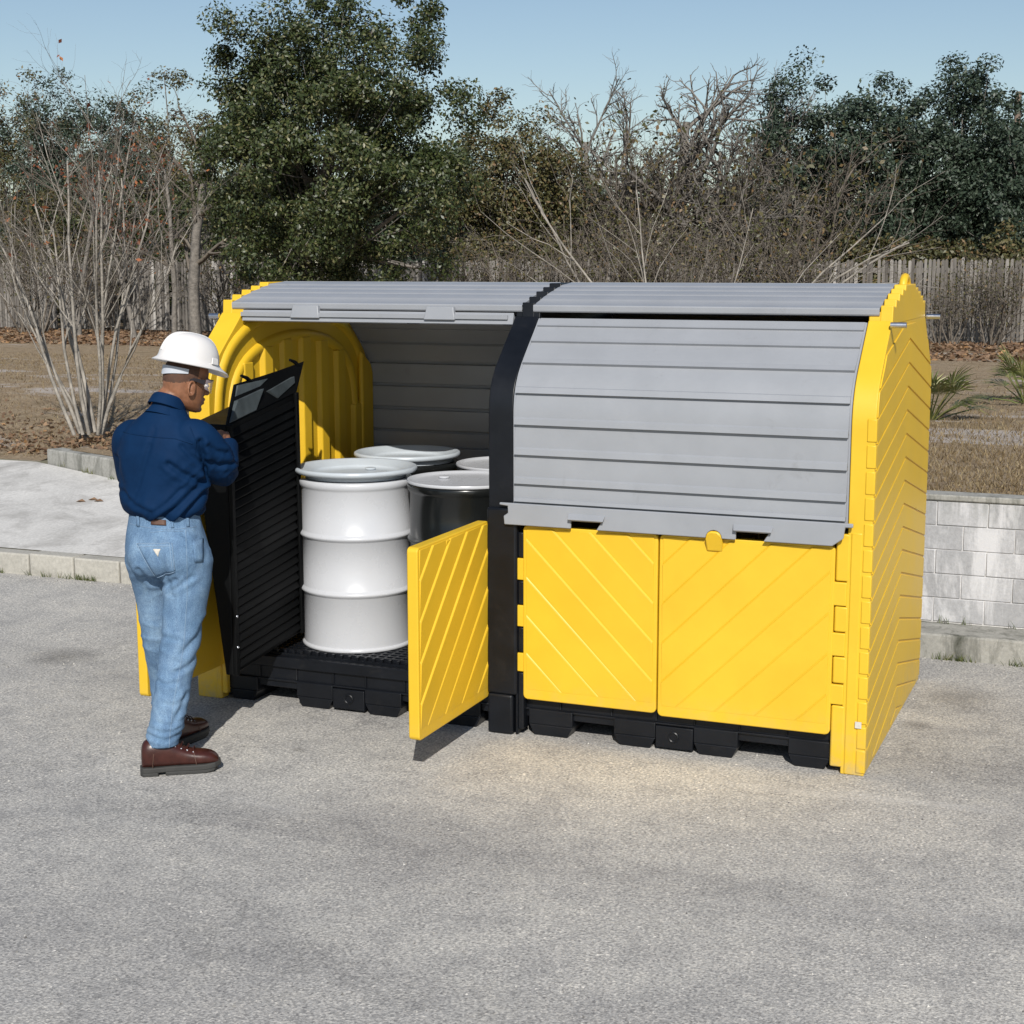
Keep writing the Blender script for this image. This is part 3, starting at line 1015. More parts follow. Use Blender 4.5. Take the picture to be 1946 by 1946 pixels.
m.prism(outl, 0.318, 0.330, lambda u, v, w: (u, w + (1.990 - v) * 1.25, v - 0.006))
m.box(0.13, 1.645, 0.300, 0.326, 1.9905, 2.012)
m.build('hatch_lip', GRY, open_hatch, bevel=0.003)
for a, b in ((0.430, 0.60), (1.195, 1.365)):
    m = MB()
    m.frustum((a, b, 0.292, 0.316, 1.985), (a + 0.012, b - 0.012, 0.305, 0.334, 2.050))
    m.build('handle', GRY, open_hatch, bevel=0.004)

# doors
def door(x0, x1, z0, z1, hinge, y0=-0.022, th=0.042, latch=None, name='door'):
    """closed front door, hinge 'l' or 'r'; returns part"""
    m = MB()
    r_ = 0.022
    rp_ = []
    for cx_, cz_, a0 in ((x1 - r_, z1 - r_, 0), (x0 + r_, z1 - r_, 90), (x0 + r_, z0 + r_, 180), (x1 - r_, z0 + r_, 270)):
        rp_ += [(cx_ + r_ * math.cos(math.radians(a0 + q)), cz_ + r_ * math.sin(math.radians(a0 + q))) for q in (0, 30, 60, 90)]
    m.prism(rp_, y0, y0 + th, lambda u, v, w: (u, w, v))
    tw = 0.055 if x1 > 3.3 else 0.036
    s = 1 if hinge == 'r' else -1
    xe = x1 if hinge == 'r' else x0
    for a, b in ((0.318, 0.410), (0.540, 0.645), (0.768, 0.874)):
        m.box(min(xe - s * 0.01, xe + s * tw), max(xe - s * 0.01, xe + s * tw), y0 + 0.0025, y0 + th - 0.004, a, b)
    rect = [(x0 + 0.012, z0 + 0.012), (x1 - 0.012, z0 + 0.012), (x1 - 0.012, z1 - 0.008), (x0 + 0.012, z1 - 0.008)]
    rect_in = [(x0 + 0.018, z0 + 0.050), (x1 - 0.018, z0 + 0.050), (x1 - 0.018, z1 - 0.012), (x0 + 0.018, z1 - 0.012)]
    nr = (-1, 1) if hinge == 'r' else (1, 1)
    r2 = math.sqrt(2)
    # one rib line passes through a fixed point of the leaf
    xa = x0 if hinge == 'r' else x1
    c_fix = ((-xa if hinge == 'r' else xa) + 0.885) / r2
    ptch = 0.186 / r2
    rb = MB()
    bands(rb, rect_in, nr, c_fix + 8 * ptch, ptch, 18, 0.0068, XZ(y0), taper=0.0065, fade=(z0 + 0.050, 0.05))
    return m, rb

def hang(m, rb, name='door', label=None):
    o = m.build('door', YEL, sh, bevel=0.010, seg=3)
    r = rb.build('diagonal_ribs', YEL, o, bevel=0.002, seg=2)
    if label:
        o['label'] = label
    return o

m, rb = door(1.857, 2.524, 0.185, 1.036, 'l')
hang(m, rb)
m, rb = door(2.531, 3.334, 0.175, 1.036, 'r')
dr = hang(m, rb)
def latch_part(parent, xc, z, y):
    m = MB()
    pts = [(xc - 0.038, z - 0.060), (xc + 0.038, z - 0.060), (xc + 0.038, z), (xc + 0.033, z + 0.025), (xc + 0.017, z + 0.038), (xc - 0.017, z + 0.038), (xc - 0.033, z + 0.025), (xc - 0.038, z)]
    m.prism(pts, y - 0.030, y, lambda u, v, w: (u, w - (0.012 if v > z - 0.01 else -0.018), v))
    return m.build('latch', YEL, parent, bevel=0.008)
latch_part(dr, 2.793, 1.034, -0.018)

# opened doors of the left bay: same leaf turned a quarter turn about its hinge edge
def turned(m, hx_, hy, sgn):
    out = []
    for x, y, z in m.v:
        dx, dy = x - hx_, y - hy
        out.append((hx_ - sgn * dy, hy + sgn * dx, z) if sgn > 0 else (hx_ + dy, hy - dx, z))
    m.v = out
    return m
m, rb = door(0.815, 1.605, 0.175, 1.045, 'r', y0=-0.022, th=0.052)
hx_, hy_ = 1.632, 0.02
for mm in (m, rb):
    turned(mm, hx_, hy_, 1)
odr = hang(m, rb, label='yellow door swung wide open beside the divider')
m = MB()
m.frustum((1.650, 1.664, -0.50, -0.39, 0.945), (1.650, 1.680, -0.50, -0.39, 1.030))
m.build('latch', YEL, odr, bevel=0.003)
m, rb = door(0.185, 0.860, 0.185, 1.04, 'l', y0=-0.022, th=0.05)
for mm in (m, rb):
    turned(mm, 0.155, 0.02, -1)
hang(m, rb, label='yellow door swung open behind the man')

# spill pallets under each bay
def pallet(x0, x1, mirror):
    L = x1 - x0
    def X(t):
        return x0 + t if not mirror else x1 - t
    def bx(m, a, b, y0, y1, z0, z1):
        a, b = sorted((X(a), X(b)))
        m.box(a, b, y0, y1, z0, z1)
    m = MB()
    bx(m, 0.0, L, 0.03, D - 0.03, 0.085, 0.25)
    # fork feet with sloped cheeks along the front and the back
    feet = [(0.04, 0.265), (0.475, 0.68), (0.865, 1.075), (1.31, L - 0.01)]
    for (ya, yb) in ((0.012, 0.28), (0.73, 1.01), (D - 0.28, D - 0.012)):
        for a, b in feet:
            a2, b2 = sorted((X(a), X(b)))
            m.frustum((a2 + 0.028, b2 - 0.028, ya + 0.004, yb, 0.0), (a2, b2, ya, yb, 0.055))
            m.box(a2, b2, ya, yb, 0.0552, 0.13)
    a2, b2 = sorted((X(0.68), X(0.865)))
    m.box(a2 + 0.002, b2 - 0.002, 0.0095, 0.25, 0.014, 0.1185)
    # waist ledge and upright webs
    bx(m, 0.0, L, 0.018, D - 0.018, 0.120, 0.132)
    for t in (0.20, 0.46, 0.68, 0.866, 1.08, 1.30):
        bx(m, t - 0.004, t + 0.004, 0.020, 0.028, 0.133, 0.205)
    bx(m, 0.0, L, 0.012, D - 0.012, 0.196, 0.252)
    o = m.build('spill_pallet', BLK, sh, bevel=0.010)
    m = MB()
    a2, b2 = sorted((X(0.03), X(L - 0.03)))
    m.box(a2, b2, 0.06, D - 0.06, 0.252, 0.262)
    n = int((b2 - a2) / 0.045)
    for i in range(n):
        xx = a2 + (i + 0.5) * (b2 - a2) / n
        m.box(xx - 0.007, xx + 0.007, 0.065, D - 0.065, 0.2625, 0.279)
    ny = 36
    for j in range(ny):
        yy = 0.07 + (j + 0.5) * (D - 0.14) / ny
        m.box(a2 + 0.002, b2 - 0.002, yy - 0.006, yy + 0.006, 0.2628, 0.2805)
    m.build('deck_grating', BLK, o)
    m = MB()
    a2, b2 = sorted((X(0.74), X(0.80)))
    c = (a2 + b2) / 2
    pts = [(c + 0.022 * math.cos(t), 0.008, 0.070 + 0.022 * math.sin(t)) for t in np.linspace(0, 2 * math.pi, 18)]
    m.tube(pts, 0.005, 6)
    m.build('drain_plug', BLK, o, smooth=50)
    m = MB()
    return o
pallet(0.16, XD0 - 0.02, True)
pallet(XD1 + 0.03, 3.345, False)

# ------------------------------------------------------------------ drums
def drum(x, y, body_mat, lid_mat, label, lid_r=None, rz=0.0):
    t = empty('steel_drum', (x, y, 0.281), label, 'drum', 'drums standing in the open bay', rz)
    R = 0.286
    def hoop(z):
        return [(R, z - 0.020), (R + 0.004, z - 0.016), (R + 0.013, z - 0.006), (R + 0.015, z), (R + 0.013, z + 0.006), (R + 0.004, z + 0.016), (R, z + 0.020)]
    prof = [(R - 0.02, 0.0), (R + 0.008, 0.0), (R + 0.011, 0.006), (R + 0.009, 0.014), (R, 0.020)] + hoop(0.300) + hoop(0.592)
    prof += [(R, 0.83), (R + 0.006, 0.842), (R + 0.012, 0.850), (R + 0.013, 0.872), (R + 0.006, 0.880), (R - 0.02, 0.880)]
    m = MB()
    m.lathe(prof, n=72)
    m.build('body', body_mat, t, smooth=50)
    m = MB()
    if lid_r:
        r = lid_r
        lp = [(R - 0.03, 0.8815), (R - 0.022, 0.884), (R - 0.018, 0.903), (r - 0.020, 0.906), (r - 0.006, 0.911), (r, 0.922), (r - 0.002, 0.933), (r - 0.011, 0.938), (r - 0.022, 0.935),
              (r - 0.050, 0.918), (r - 0.082, 0.910), (r - 0.088, 0.905), (r - 0.095, 0.897), (0.10, 0.898), (0.002, 0.899)]
    else:
        lp = [(R - 0.03, 0.8805), (R + 0.012, 0.8815), (R + 0.016, 0.889), (R + 0.012, 0.897), (R + 0.002, 0.897), (R - 0.008, 0.888), (R - 0.03, 0.884), (0.12, 0.885), (0.002, 0.886)]
    m.lathe(lp, n=72)
    o = m.build('lid', lid_mat, t, smooth=60)
    m = MB()
    zb = 0.900 if lid_r else 0.887
    m.lathe([(0.028, zb), (0.03, zb + 0.006), (0.026, zb + 0.010), (0.002, zb + 0.010)], (0.09, 0.11), 18)
    m.build('bung', lid_mat, o, smooth=40)
    return t
drum(0.748, 0.392, M['drum_white'], M['drum_lid'], 'white steel drum at the front left with a wide pale dished lid', 0.322, 0.6)
drum(1.362, 0.425, M['drum_black'], M['drum_white'], 'black steel drum at the front right, white lid flush with its rim', None, 2.0)
drum(0.720, 1.060, M['drum_black'], M['drum_lid'], 'dark steel drum behind the white drum with a wide pale dished lid', 0.300, 3.0)
drum(1.335, 1.095, M['drum_black'], M['drum_white'], 'dark steel drum at the back right, half hidden by the divider', None, 4.0)

# ------------------------------------------------------------------ loading ramp
rp = world_empty('loading_ramp', (0.45, -0.1, 0.3), 'black ribbed wedge-shaped loading ramp held upright by the man', 'ramp')
fb, rb_, rt, ft = [np.array(p) for p in ((0.50, -0.447, 0.267), (0.50, 0.223, 0.341), (0.50, 0.216, 1.609), (0.50, -0.444, 1.501))]
def rpt(s, t, d=0.0):
    """s front to rear, t bottom to top, d thickness behind the ribbed face"""
    p = (fb * (1 - s) + rb_ * s) * (1 - t) + (ft * (1 - s) + rt * s) * t
    return np.array([p[0] + d, p[1], p[2]])
m = MB()
thb, tht = 0.045, 0.20
m.add([rpt(0, 0), rpt(1, 0), rpt(1, 1), rpt(0, 1), rpt(0, 0, -thb), rpt(1, 0, -thb), rpt(1, 1, -tht), rpt(0, 1, -tht)],
      [(0, 1, 2, 3), (7, 6, 5, 4), (0, 4, 5, 1), (1, 5, 6, 2), (2, 6, 7, 3), (3, 7, 4, 0)])
body = m.build('body', M['ramp'], rp, bevel=0.008)
m = MB()
N = 27
for i in range(N):
    t0, t1 = 0.02 + i * 0.96 / N, 0.02 + (i + 0.86) * 0.96 / N
    a, b = 0.045, 0.955
    v = [rpt(a, t0, 0.0012), rpt(b, t0, 0.0012), rpt(b, t1, 0.0012), rpt(a, t1, 0.0012),
         rpt(a + .01, t0 + 0.004, 0.016), rpt(b - .01, t0 + 0.004, 0.016), rpt(b - .02, t1 - 0.004, 0.004), rpt(a + .02, t1 - 0.004, 0.004)]
    m.add(v, [(0, 1, 5, 4), (1, 2, 6, 5), (2, 3, 7, 6), (3, 0, 4, 7), (4, 5, 6, 7), (3, 2, 1, 0)])
m.build('tread_ribs', M['ramp'], body, bevel=0.002, seg=1)
for s0, s1 in ((0.0, 0.045), (0.955, 1.0)):
    m = MB()
    v = [rpt(s0, 0.0, 0.001), rpt(s1, 0.0, 0.001), rpt(s1, 1.0, 0.001), rpt(s0, 1.0, 0.001), rpt(s0, 0.0, 0.02), rpt(s1, 0.0, 0.02), rpt(s1, 1.0, 0.02), rpt(s0, 1.0, 0.02)]
    m.add(v, [(0, 1, 5, 4), (1, 2, 6, 5), (2, 3, 7, 6), (3, 0, 4, 7), (4, 5, 6, 7), (3, 2, 1, 0)])
    m.build('side_rim', M['ramp'], body, bevel=0.004)
# folded lip
lf, lr = np.array((0.44, -0.262, 1.682)), np.array((0.44, 0.412, 1.754))
m = MB()
def lpt(s, t, d=0.0):
    a = rpt(s, 1.0, 0.004)
    b = lf * (1 - s) + lr * s
    bow = 0.012 * math.sin(math.pi * s) * t
    p = a * (1 - t) + b * t
    return p + np.array([d * 0.95 + bow, 0, d * 0.3])
rows, cols = 6, 12
v, f = [], []
for d in (0.0, -0.010):
    for i in range(rows + 1):
        for j in range(cols + 1):
            v.append(lpt(j / cols, i / rows, d))
n1 = (rows + 1) * (cols + 1)
for i in range(rows):
    for j in range(cols):
        q = (i * (cols + 1) + j, i * (cols + 1) + j + 1, (i + 1) * (cols + 1) + j + 1, (i + 1) * (cols + 1) + j)
        f += [q, tuple(n1 + k for k in reversed(q))]
for j in range(cols):
    for a in (j, rows * (cols + 1) + j):
        f.append((a, a + 1, n1 + a + 1, n1 + a))
for i in range(rows):
    for a in (i * (cols + 1), i * (cols + 1) + cols):
        f.append((a, a + cols + 1, n1 + a + cols + 1, n1 + a))
m.add(v, f)
lip = m.build('lip', M['lip_black'] if 'lip_black' in M else M['ramp'], rp, smooth=40)
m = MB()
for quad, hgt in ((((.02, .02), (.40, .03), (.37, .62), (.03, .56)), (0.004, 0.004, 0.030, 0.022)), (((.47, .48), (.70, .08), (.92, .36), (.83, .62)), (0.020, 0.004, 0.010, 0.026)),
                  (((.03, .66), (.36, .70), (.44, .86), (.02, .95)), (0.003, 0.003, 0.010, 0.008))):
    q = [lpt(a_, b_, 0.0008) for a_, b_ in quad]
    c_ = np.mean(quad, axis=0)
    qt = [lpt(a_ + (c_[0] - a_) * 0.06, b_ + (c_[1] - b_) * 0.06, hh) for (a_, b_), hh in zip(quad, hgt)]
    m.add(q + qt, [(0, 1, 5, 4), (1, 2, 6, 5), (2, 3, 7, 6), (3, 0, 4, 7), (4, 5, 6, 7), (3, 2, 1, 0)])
m.build('sunlit_lip_folds', M['lip_sunlit'], lip, bevel=0.003)  # guessed folds of the lip; their grey paints in the sun they catch
for s in (0.16, 0.86):
    m = MB()
    a = lpt(s, 1.0)
    m.tube([a + np.array((0.0, 0.03, -0.01)), a + np.array((0, -0.01, 0.012)), a + np.array((0, -0.06, 0.026))], [0.010, 0.010, 0.007], 8)
    m.build('hook', M['ramp'], lip, smooth=50)
for t in (0.24, 0.115):
    m = MB()
    p = rpt(0.02, t, 0.02)
    m.ball(p, 0.0075, 10, 6)
    m.build('bolt', M['steel'], body, smooth=50)

# scrap of white paper far back on the grass
sp = MB()
g = []
for i in range(5):
    for j in range(4):
        g.append((-16.55 + i * 0.07, 21.2 + j * 0.07, 0.86 + 0.05 * noise.noise(Vector((i * 0.9, j * 0.9, 2))) + 0.02 * i))
fc = [(i * 4 + j, i * 4 + 4 + j, i * 4 + 5 + j, i * 4 + 1 + j) for i in range(4) for j in range(3)]
sp.add(g, fc)
o = sp.build('paper_scrap', M['cream'])
md = o.modifiers.new('thick', 'SOLIDIFY')
md.thickness = 0.006
tag(o, 'crumpled white paper scrap on the leaf litter by the fence', 'litter')

# ------------------------------------------------------------------ the man
PO = (0.62, -1.08, 0.0)
PRZ = math.atan2(0.574, 0.819)
man = empty('person', PO, 'man in white hard hat, navy shirt and jeans holding the black ramp', 'person', rz=PRZ)

def ell(c, a, b, yaw=0.0, n=28, tilt=(0, 0), pw=2.0):
    """ring: centre c, half-width a along the side axis, b along the facing axis; yaw turns facing from +y towards +x"""
    sx, sy = math.cos(yaw), -math.sin(yaw)     # side axis (person's right)
    fx, fy = math.sin(yaw), math.cos(yaw)      # facing axis
    out = []
    for q in np.arange(n) * 2 * math.pi / n:
        ca, sa = math.cos(q), math.sin(q)
        u = math.copysign(abs(ca) ** (2 / pw), ca) * a
        w = math.copysign(abs(sa) ** (2 / pw), sa) * b
        out.append((c[0] + sx * u + fx * w, c[1] + sy * u + fy * w, c[2] + tilt[0] * u + tilt[1] * w))
    return out

def limb(mb, pts, rad, n=20, sub=5, flat=1.0):
    """smooth tapered tube through joints"""
    P = [np.array(p, float) for p in pts]
    path, rr = [], []
    for i in range(len(P) - 1):
        p0 = P[max(0, i - 1)]
        p1, p2 = P[i], P[i + 1]
        p3 = P[min(len(P) - 1, i + 2)]
        for k in range(sub):
            t = k / sub
            path.append(0.5 * ((2 * p1) + (-p0 + p2) * t + (2 * p0 - 5 * p1 + 4 * p2 - p3) * t * t + (-p0 + 3 * p1 - 3 * p2 + p3) * t ** 3))
            rr.append(rad[i] * (1 - t) + rad[i + 1] * t)
    path.append(P[-1])
    rr.append(rad[-1])
    mb.tube(path, rr, n)
    mb.ball(path[0], rr[0] * 0.98, 14, 8)
    mb.ball(path[-1], rr[-1] * 0.98, 14, 8)

def remeshed(mb, voxel, smooth_it, disp=None, adapt=0.0):
    me = bpy.data.meshes.new('tmp')
    me.from_pydata(mb.v, [], mb.f)
    b = bmesh.new()
    b.from_mesh(me)
    bmesh.ops.recalc_face_normals(b, faces=b.faces)
    b.to_mesh(me)
    b.free()
    o = bpy.data.objects.new('tmp', me)
    COL.objects.link(o)
    r = o.modifiers.new('r', 'REMESH')
    r.mode = 'VOXEL'
    r.voxel_size = voxel
    s = o.modifiers.new('s', 'SMOOTH')
    s.factor = 0.5
    s.iterations = smooth_it
    dg = bpy.context.evaluated_depsgraph_get()
    out = bpy.data.meshes.new_from_object(o.evaluated_get(dg))
    bpy.data.objects.remove(o)
    bpy.data.meshes.remove(me)
    if disp:
        n = len(out.vertices)
        co = np.empty(n * 3)
        nr = np.empty(n * 3)
        out.vertices.foreach_get('co', co)
        out.vertex_normals.foreach_get('vector', nr)
        co = co.reshape(-1, 3)
        nr = nr.reshape(-1, 3)
        h = np.array([disp(c, m_) for c, m_ in zip(co, nr)])
        co += nr * h[:, None]
        out.vertices.foreach_set('co', co.ravel())
        out.update()
    return out

def put(name, me, mats, parent):
    for mm in (mats if isinstance(mats, (list, tuple)) else [mats]):
        me.materials.append(mm)
    o = bpy.data.objects.new(name, me)
    COL.objects.link(o)
    o.parent = parent
    me.name = name
    me.shade_smooth()
    return o

def nz(p, s, off=0.0):
    return noise.noise(Vector((p[0] * s[0] + off, p[1] * s[1] + off * 1.7, p[2] * s[2] + off * 0.3)))

def crease(t):
    return (1 - abs(t)) ** 3

# --- joints, in the man's own frame (x to the viewer's right, y away from the viewer)
YW = math.radians(35)                      # hips face away and a little to the right
TW = math.radians(30)
pel = np.array((-0.030, 0.150, 1.00))
rhip, lhip = np.array((0.048, 0.095, 0.93)), np.array((-0.105, 0.200, 0.93))
rkne, lkne = np.array((0.005, 0.065, 0.545)), np.array((-0.080, 0.295, 0.555))
rank, lank = np.array((-0.082, -0.016, 0.135)), np.array((-0.053, 0.326, 0.135))
rsh, lsh = np.array((0.118, 0.035, 1.522)), np.array((-0.172, 0.205, 1.512))
relb, lelb = np.array((0.228, 0.175, 1.330)), np.array((-0.165, 0.380, 1.285))
rwri, lwri = np.array((0.270, 0.455, 1.415)), np.array((0.030, 0.590, 1.375))

# --- jeans
jm = MB()
jm.loft([ell((-0.038, 0.155, 1.185), 0.163, 0.122, YW), ell((-0.038, 0.152, 1.13), 0.170, 0.128, YW), ell((-0.034, 0.145, 1.06), 0.182, 0.146, YW, pw=2.2),
         ell((-0.030, 0.140, 1.00), 0.190, 0.157, YW, pw=2.3), ell((-0.028, 0.142, 0.94), 0.188, 0.152, YW, pw=2.4), ell((-0.028, 0.148, 0.885), 0.160, 0.115, YW, pw=2.4)])
limb(jm, [rhip + (0.005, -0.005, 0.02), (0.046, 0.085, 0.80), rkne, (-0.040, 0.020, 0.33), rank + (0, 0, 0.012)], [0.122, 0.102, 0.081, 0.076, 0.069], 22)
limb(jm, [lhip + (0, 0, 0.02), (-0.088, 0.265, 0.80), lkne, (-0.062, 0.380, 0.33), lank + (0, 0, 0.012)], [0.118, 0.100, 0.079, 0.074, 0.069], 22)
# buttocks
jm.ball((0.030, 0.030, 0.985), (0.105, 0.085, 0.11), 18, 12)
jm.ball((-0.115, 0.110, 0.985), (0.095, 0.085, 0.11), 18, 12)
def seg_dist(p, pts):
    best, tb = 9.0, 0.0
    for a, b in zip(pts[:-1], pts[1:]):
        dx, dz = b[0] - a[0], b[1] - a[1]
        t = max(0.0, min(1.0, ((p[0] - a[0]) * dx + (p[1] - a[1]) * dz) / (dx * dx + dz * dz + 1e-12)))
        ex, ez = p[0] - a[0] - t * dx, p[1] - a[1] - t * dz
        d = math.hypot(ex, ez)
        if d < best:
            # signed: positive above the crease
            L = math.hypot(dx, dz) + 1e-9
            best = d
            sg = 1 if (dx * ez - dz * ex) * (1 if dx >= 0 else -1) >= 0 else -1
            tb = sg
    return best, tb
def creases(c, lines, ymax):
    h = 0.0
    if c[1] > ymax:
        return h
    for pts, dep, wid in lines:
        x0 = min(q[0] for q in pts) - 0.05
        x1 = max(q[0] for q in pts) + 0.05
        z0 = min(q[1] for q in pts) - 0.06
        z1 = max(q[1] for q in pts) + 0.06
        if x0 < c[0] < x1 and z0 < c[2] < z1:
            d, sg = seg_dist((c[0], c[2]), pts)
            h -= dep * math.exp(-(d / wid) ** 2)
            h += 0.75 * dep * math.exp(-((d - 2.0 * wid) / (1.3 * wid)) ** 2)
    return h
def zrow(r, back=0.01):
    return 1.404 - (r - 880) * 0.00236 - back
def lx(u):
    return (u - 330) / 420.0
JC = [([(lx(u), zrow(v)) for u, v in pts], d, w) for pts, d, w in (
    (((264, 1080), (287, 1114), (305, 1115), (331, 1098)), 0.012, 0.010), (((327, 1118), (348, 1100), (362, 1092)), 0.009, 0.010),
    (((288, 1218), (310, 1209), (330, 1213)), 0.007, 0.010), (((326, 1274), (352, 1263), (369, 1244)), 0.011, 0.011), (((338, 1240), (366, 1212), (384, 1184)), 0.012, 0.012),
    (((285, 1290), (305, 1296), (324, 1294)), 0.007, 0.009), (((279, 1264), (288, 1250), (296, 1236)), 0.008, 0.008), (((314, 1370), (330, 1346), (343, 1318)), 0.010, 0.010),
    (((274, 1391), (300, 1400), (334, 1389)), 0.009, 0.008), (((276, 1379), (300, 1385), (324, 1380)), 0.008, 0.007), (((290, 1366), (312, 1373), (336, 1364)), 0.007, 0.008),
    (((286, 1160), (300, 1180), (298, 1225)), 0.008, 0.012), (((346, 1010), (358, 1024), (372, 1022)), 0.006, 0.007), (((350, 1036), (362, 1046), (380, 1040)), 0.006, 0.007), (((300, 1330), (318, 1336), (338, 1326)), 0.006, 0.009))]
def jean_fold(c, n):
    z = c[2]
    h = 0.55 * creases(c, JC, 0.16)
    # stacked folds over the boots
    k = max(0, min(1, (0.36 - z) / 0.16))
    h += 0.008 * k * (crease(nz(c, (7, 7, 16), 3)) - 0.25)
    # folds behind the knees
    k = math.exp(-((z - 0.56) / 0.11) ** 2)
    h += 0.007 * k * (crease(nz((c[0] + 0.8 * c[2], c[1], c[2]), (3, 3, 13), 9)) - 0.25)
    # drag lines below the seat and at the hips
    k = math.exp(-((z - 0.83) / 0.08) ** 2)
    h += 0.006 * k * (crease(nz((c[0], c[1], c[2] - 0.55 * c[0]), (2.5, 3, 13), 5)) - 0.25)
    k = math.exp(-((z - 1.12) / 0.05) ** 2) * max(0, min(1, (c[0] - 0.03) / 0.08))
    h += 0.006 * k * nz(c, (22, 22, 14), 2)
    h += 0.003 * nz(c, (8, 8, 4), 1)
    # seat crease
    d = abs(c[0] + 0.045 + 0.25 * (z - 0.9))
    if c[1] < 0.13 and 0.80 < z < 1.08:
        h -= 0.012 * math.exp(-(d / 0.016) ** 2) * min(1, (1.08 - z) / 0.1)
    return h
jme = remeshed(jm, 0.0085, 8, jean_fold)
# cut the cuffs level with the boots and the waist
def bisect(me, co, no):
    b = bmesh.new()
    b.from_mesh(me)
    bmesh.ops.bisect_plane(b, geom=b.verts[:] + b.edges[:] + b.faces[:], plane_co=co, plane_no=no, clear_outer=True)
    b.to_mesh(me)
    b.free()
    return me
bisect(jme, (0, 0, 0.134), (0, 0, -1))
jeans = put('jeans', jme, M['denim'], man)
sol = jeans.modifiers.new('thick', 'SOLIDIFY')
sol.thickness = 0.006
sol.offset = -1

def bvh_of(me):
    return BVHTree.FromPolygons([v.co.copy() for v in me.vertices], [tuple(p.vertices) for p in me.polygons])
jb = bvh_of(jme)

def decal(name, pts, bv, off, mat, parent, dirv=(0, 1, 0), div=6, th=0.003):
    """thin piece of cloth lying on the garment: quad pts (x,z) cast along dirv"""
    m = MB()
    g = []
    P = [np.array(p) for p in pts]
    for i in range(div + 1):
        for j in range(div + 1):
            a = P[0] * (1 - i / div) + P[1] * i / div
            b = P[3] * (1 - i / div) + P[2] * i / div
            q = a * (1 - j / div) + b * j / div
            d = Vector(dirv).normalized()
            o = Vector((q[0], 0.0, q[1])) - d * 0.8
            hit = bv.ray_cast(o, d)
            g.append((hit[0] + hit[1] * off) if hit[0] else Vector((q[0], 0, q[1])))
    fc = [(i * (div + 1) + j, (i + 1) * (div + 1) + j, (i + 1) * (div + 1) + j + 1, i * (div + 1) + j + 1) for i in range(div) for j in range(div)]
    m.add([tuple(p) for p in g], fc)
    o = m.build(name, mat, parent, smooth=80)
    so_ = o.modifiers.new('thick', 'SOLIDIFY')
    so_.thickness = th
    so_.offset = 0
    return o

def seam(name, pts, bv, mat, parent, r=0.0022, off=0.0015, dirv=(0, 1, 0), n=14):
    P = [np.array(p) for p in pts]
    path = []
    for a, b in zip(P[:-1], P[1:]):
        for k in range(n):
            q = a + (b - a) * k / n
            d = Vector(dirv).normalized()
            hit = bv.ray_cast(Vector((q[0], 0, q[1])) - d * 0.8, d)
            if hit[0]:
                path.append(hit[0] + hit[1] * off)
    if len(path) > 2:
        m = MB()
        m.tube(path, r, 5)
        return m.build(name, mat, parent, smooth=80)

# pocket with its stitching and small triangular tag, waistband patch, belt loops, seams
pk = [(-0.145, 1.052), (-0.015, 1.068), (-0.005, 0.965), (-0.060, 0.938)]
PK = [(-0.160, 1.040), (-0.008, 1.050), (0.000, 0.925), (-0.082, 0.885)]
decal('back_pocket', PK, jb, 0.003, M['denim'], jeans, div=10)
decal('hip_pocket', [(0.080, 1.055), (0.128, 1.050), (0.122, 0.955), (0.085, 0.960)], jb, 0.002, M['denim'], jeans, div=5)
PS = lambda a_, b_, t_: (a_[0] + (b_[0] - a_[0]) * t_, a_[1] + (b_[1] - a_[1]) * t_)
for pth in ([PK[0], PK[1]], [(-0.158, 1.028), (-0.007, 1.038)], [PK[1], PK[2]], [(-0.018, 1.048), (-0.010, 0.930)], [PK[2], PK[3]], [PK[0], PK[3]]):
    seam('pocket_stitch', pth, jb, M['stitch'], jeans, 0.0014, 0.0050)
decal('pocket_tag', [(-0.090, 1.020), (-0.056, 1.023), (-0.070, 0.988), (-0.0705, 0.988)], jb, 0.0055, M['cream'], jeans, div=3)
decal('waist_patch', [(-0.094, 1.150), (-0.030, 1.146), (-0.030, 1.122), (-0.094, 1.125)], jb, 0.004, M['patch'], jeans, div=4)
for a in (-0.155, -0.010, 0.055):
    decal('belt_loop', [(a, 1.166), (a + 0.012, 1.166), (a + 0.012, 1.112), (a, 1.112)], jb, 0.005, M['denim'], jeans, div=4)
seam('waistband_seam', [(-0.19, 1.118), (-0.03, 1.106), (0.11, 1.108)], jb, M['stitch'], jeans, 0.0009)
seam('yoke_seam', [(-0.10, 1.092), (-0.03, 1.100), (0.045, 1.096)], jb, M['stitch'], jeans, 0.0009)
seam('side_seam', [(0.052, 1.10), (0.052, 0.92), (0.048, 0.80), (0.028, 0.60), (0.000, 0.45), (-0.030, 0.33), (-0.048, 0.20), (-0.055, 0.13)], jb, M['stitch'], jeans, 0.0011)

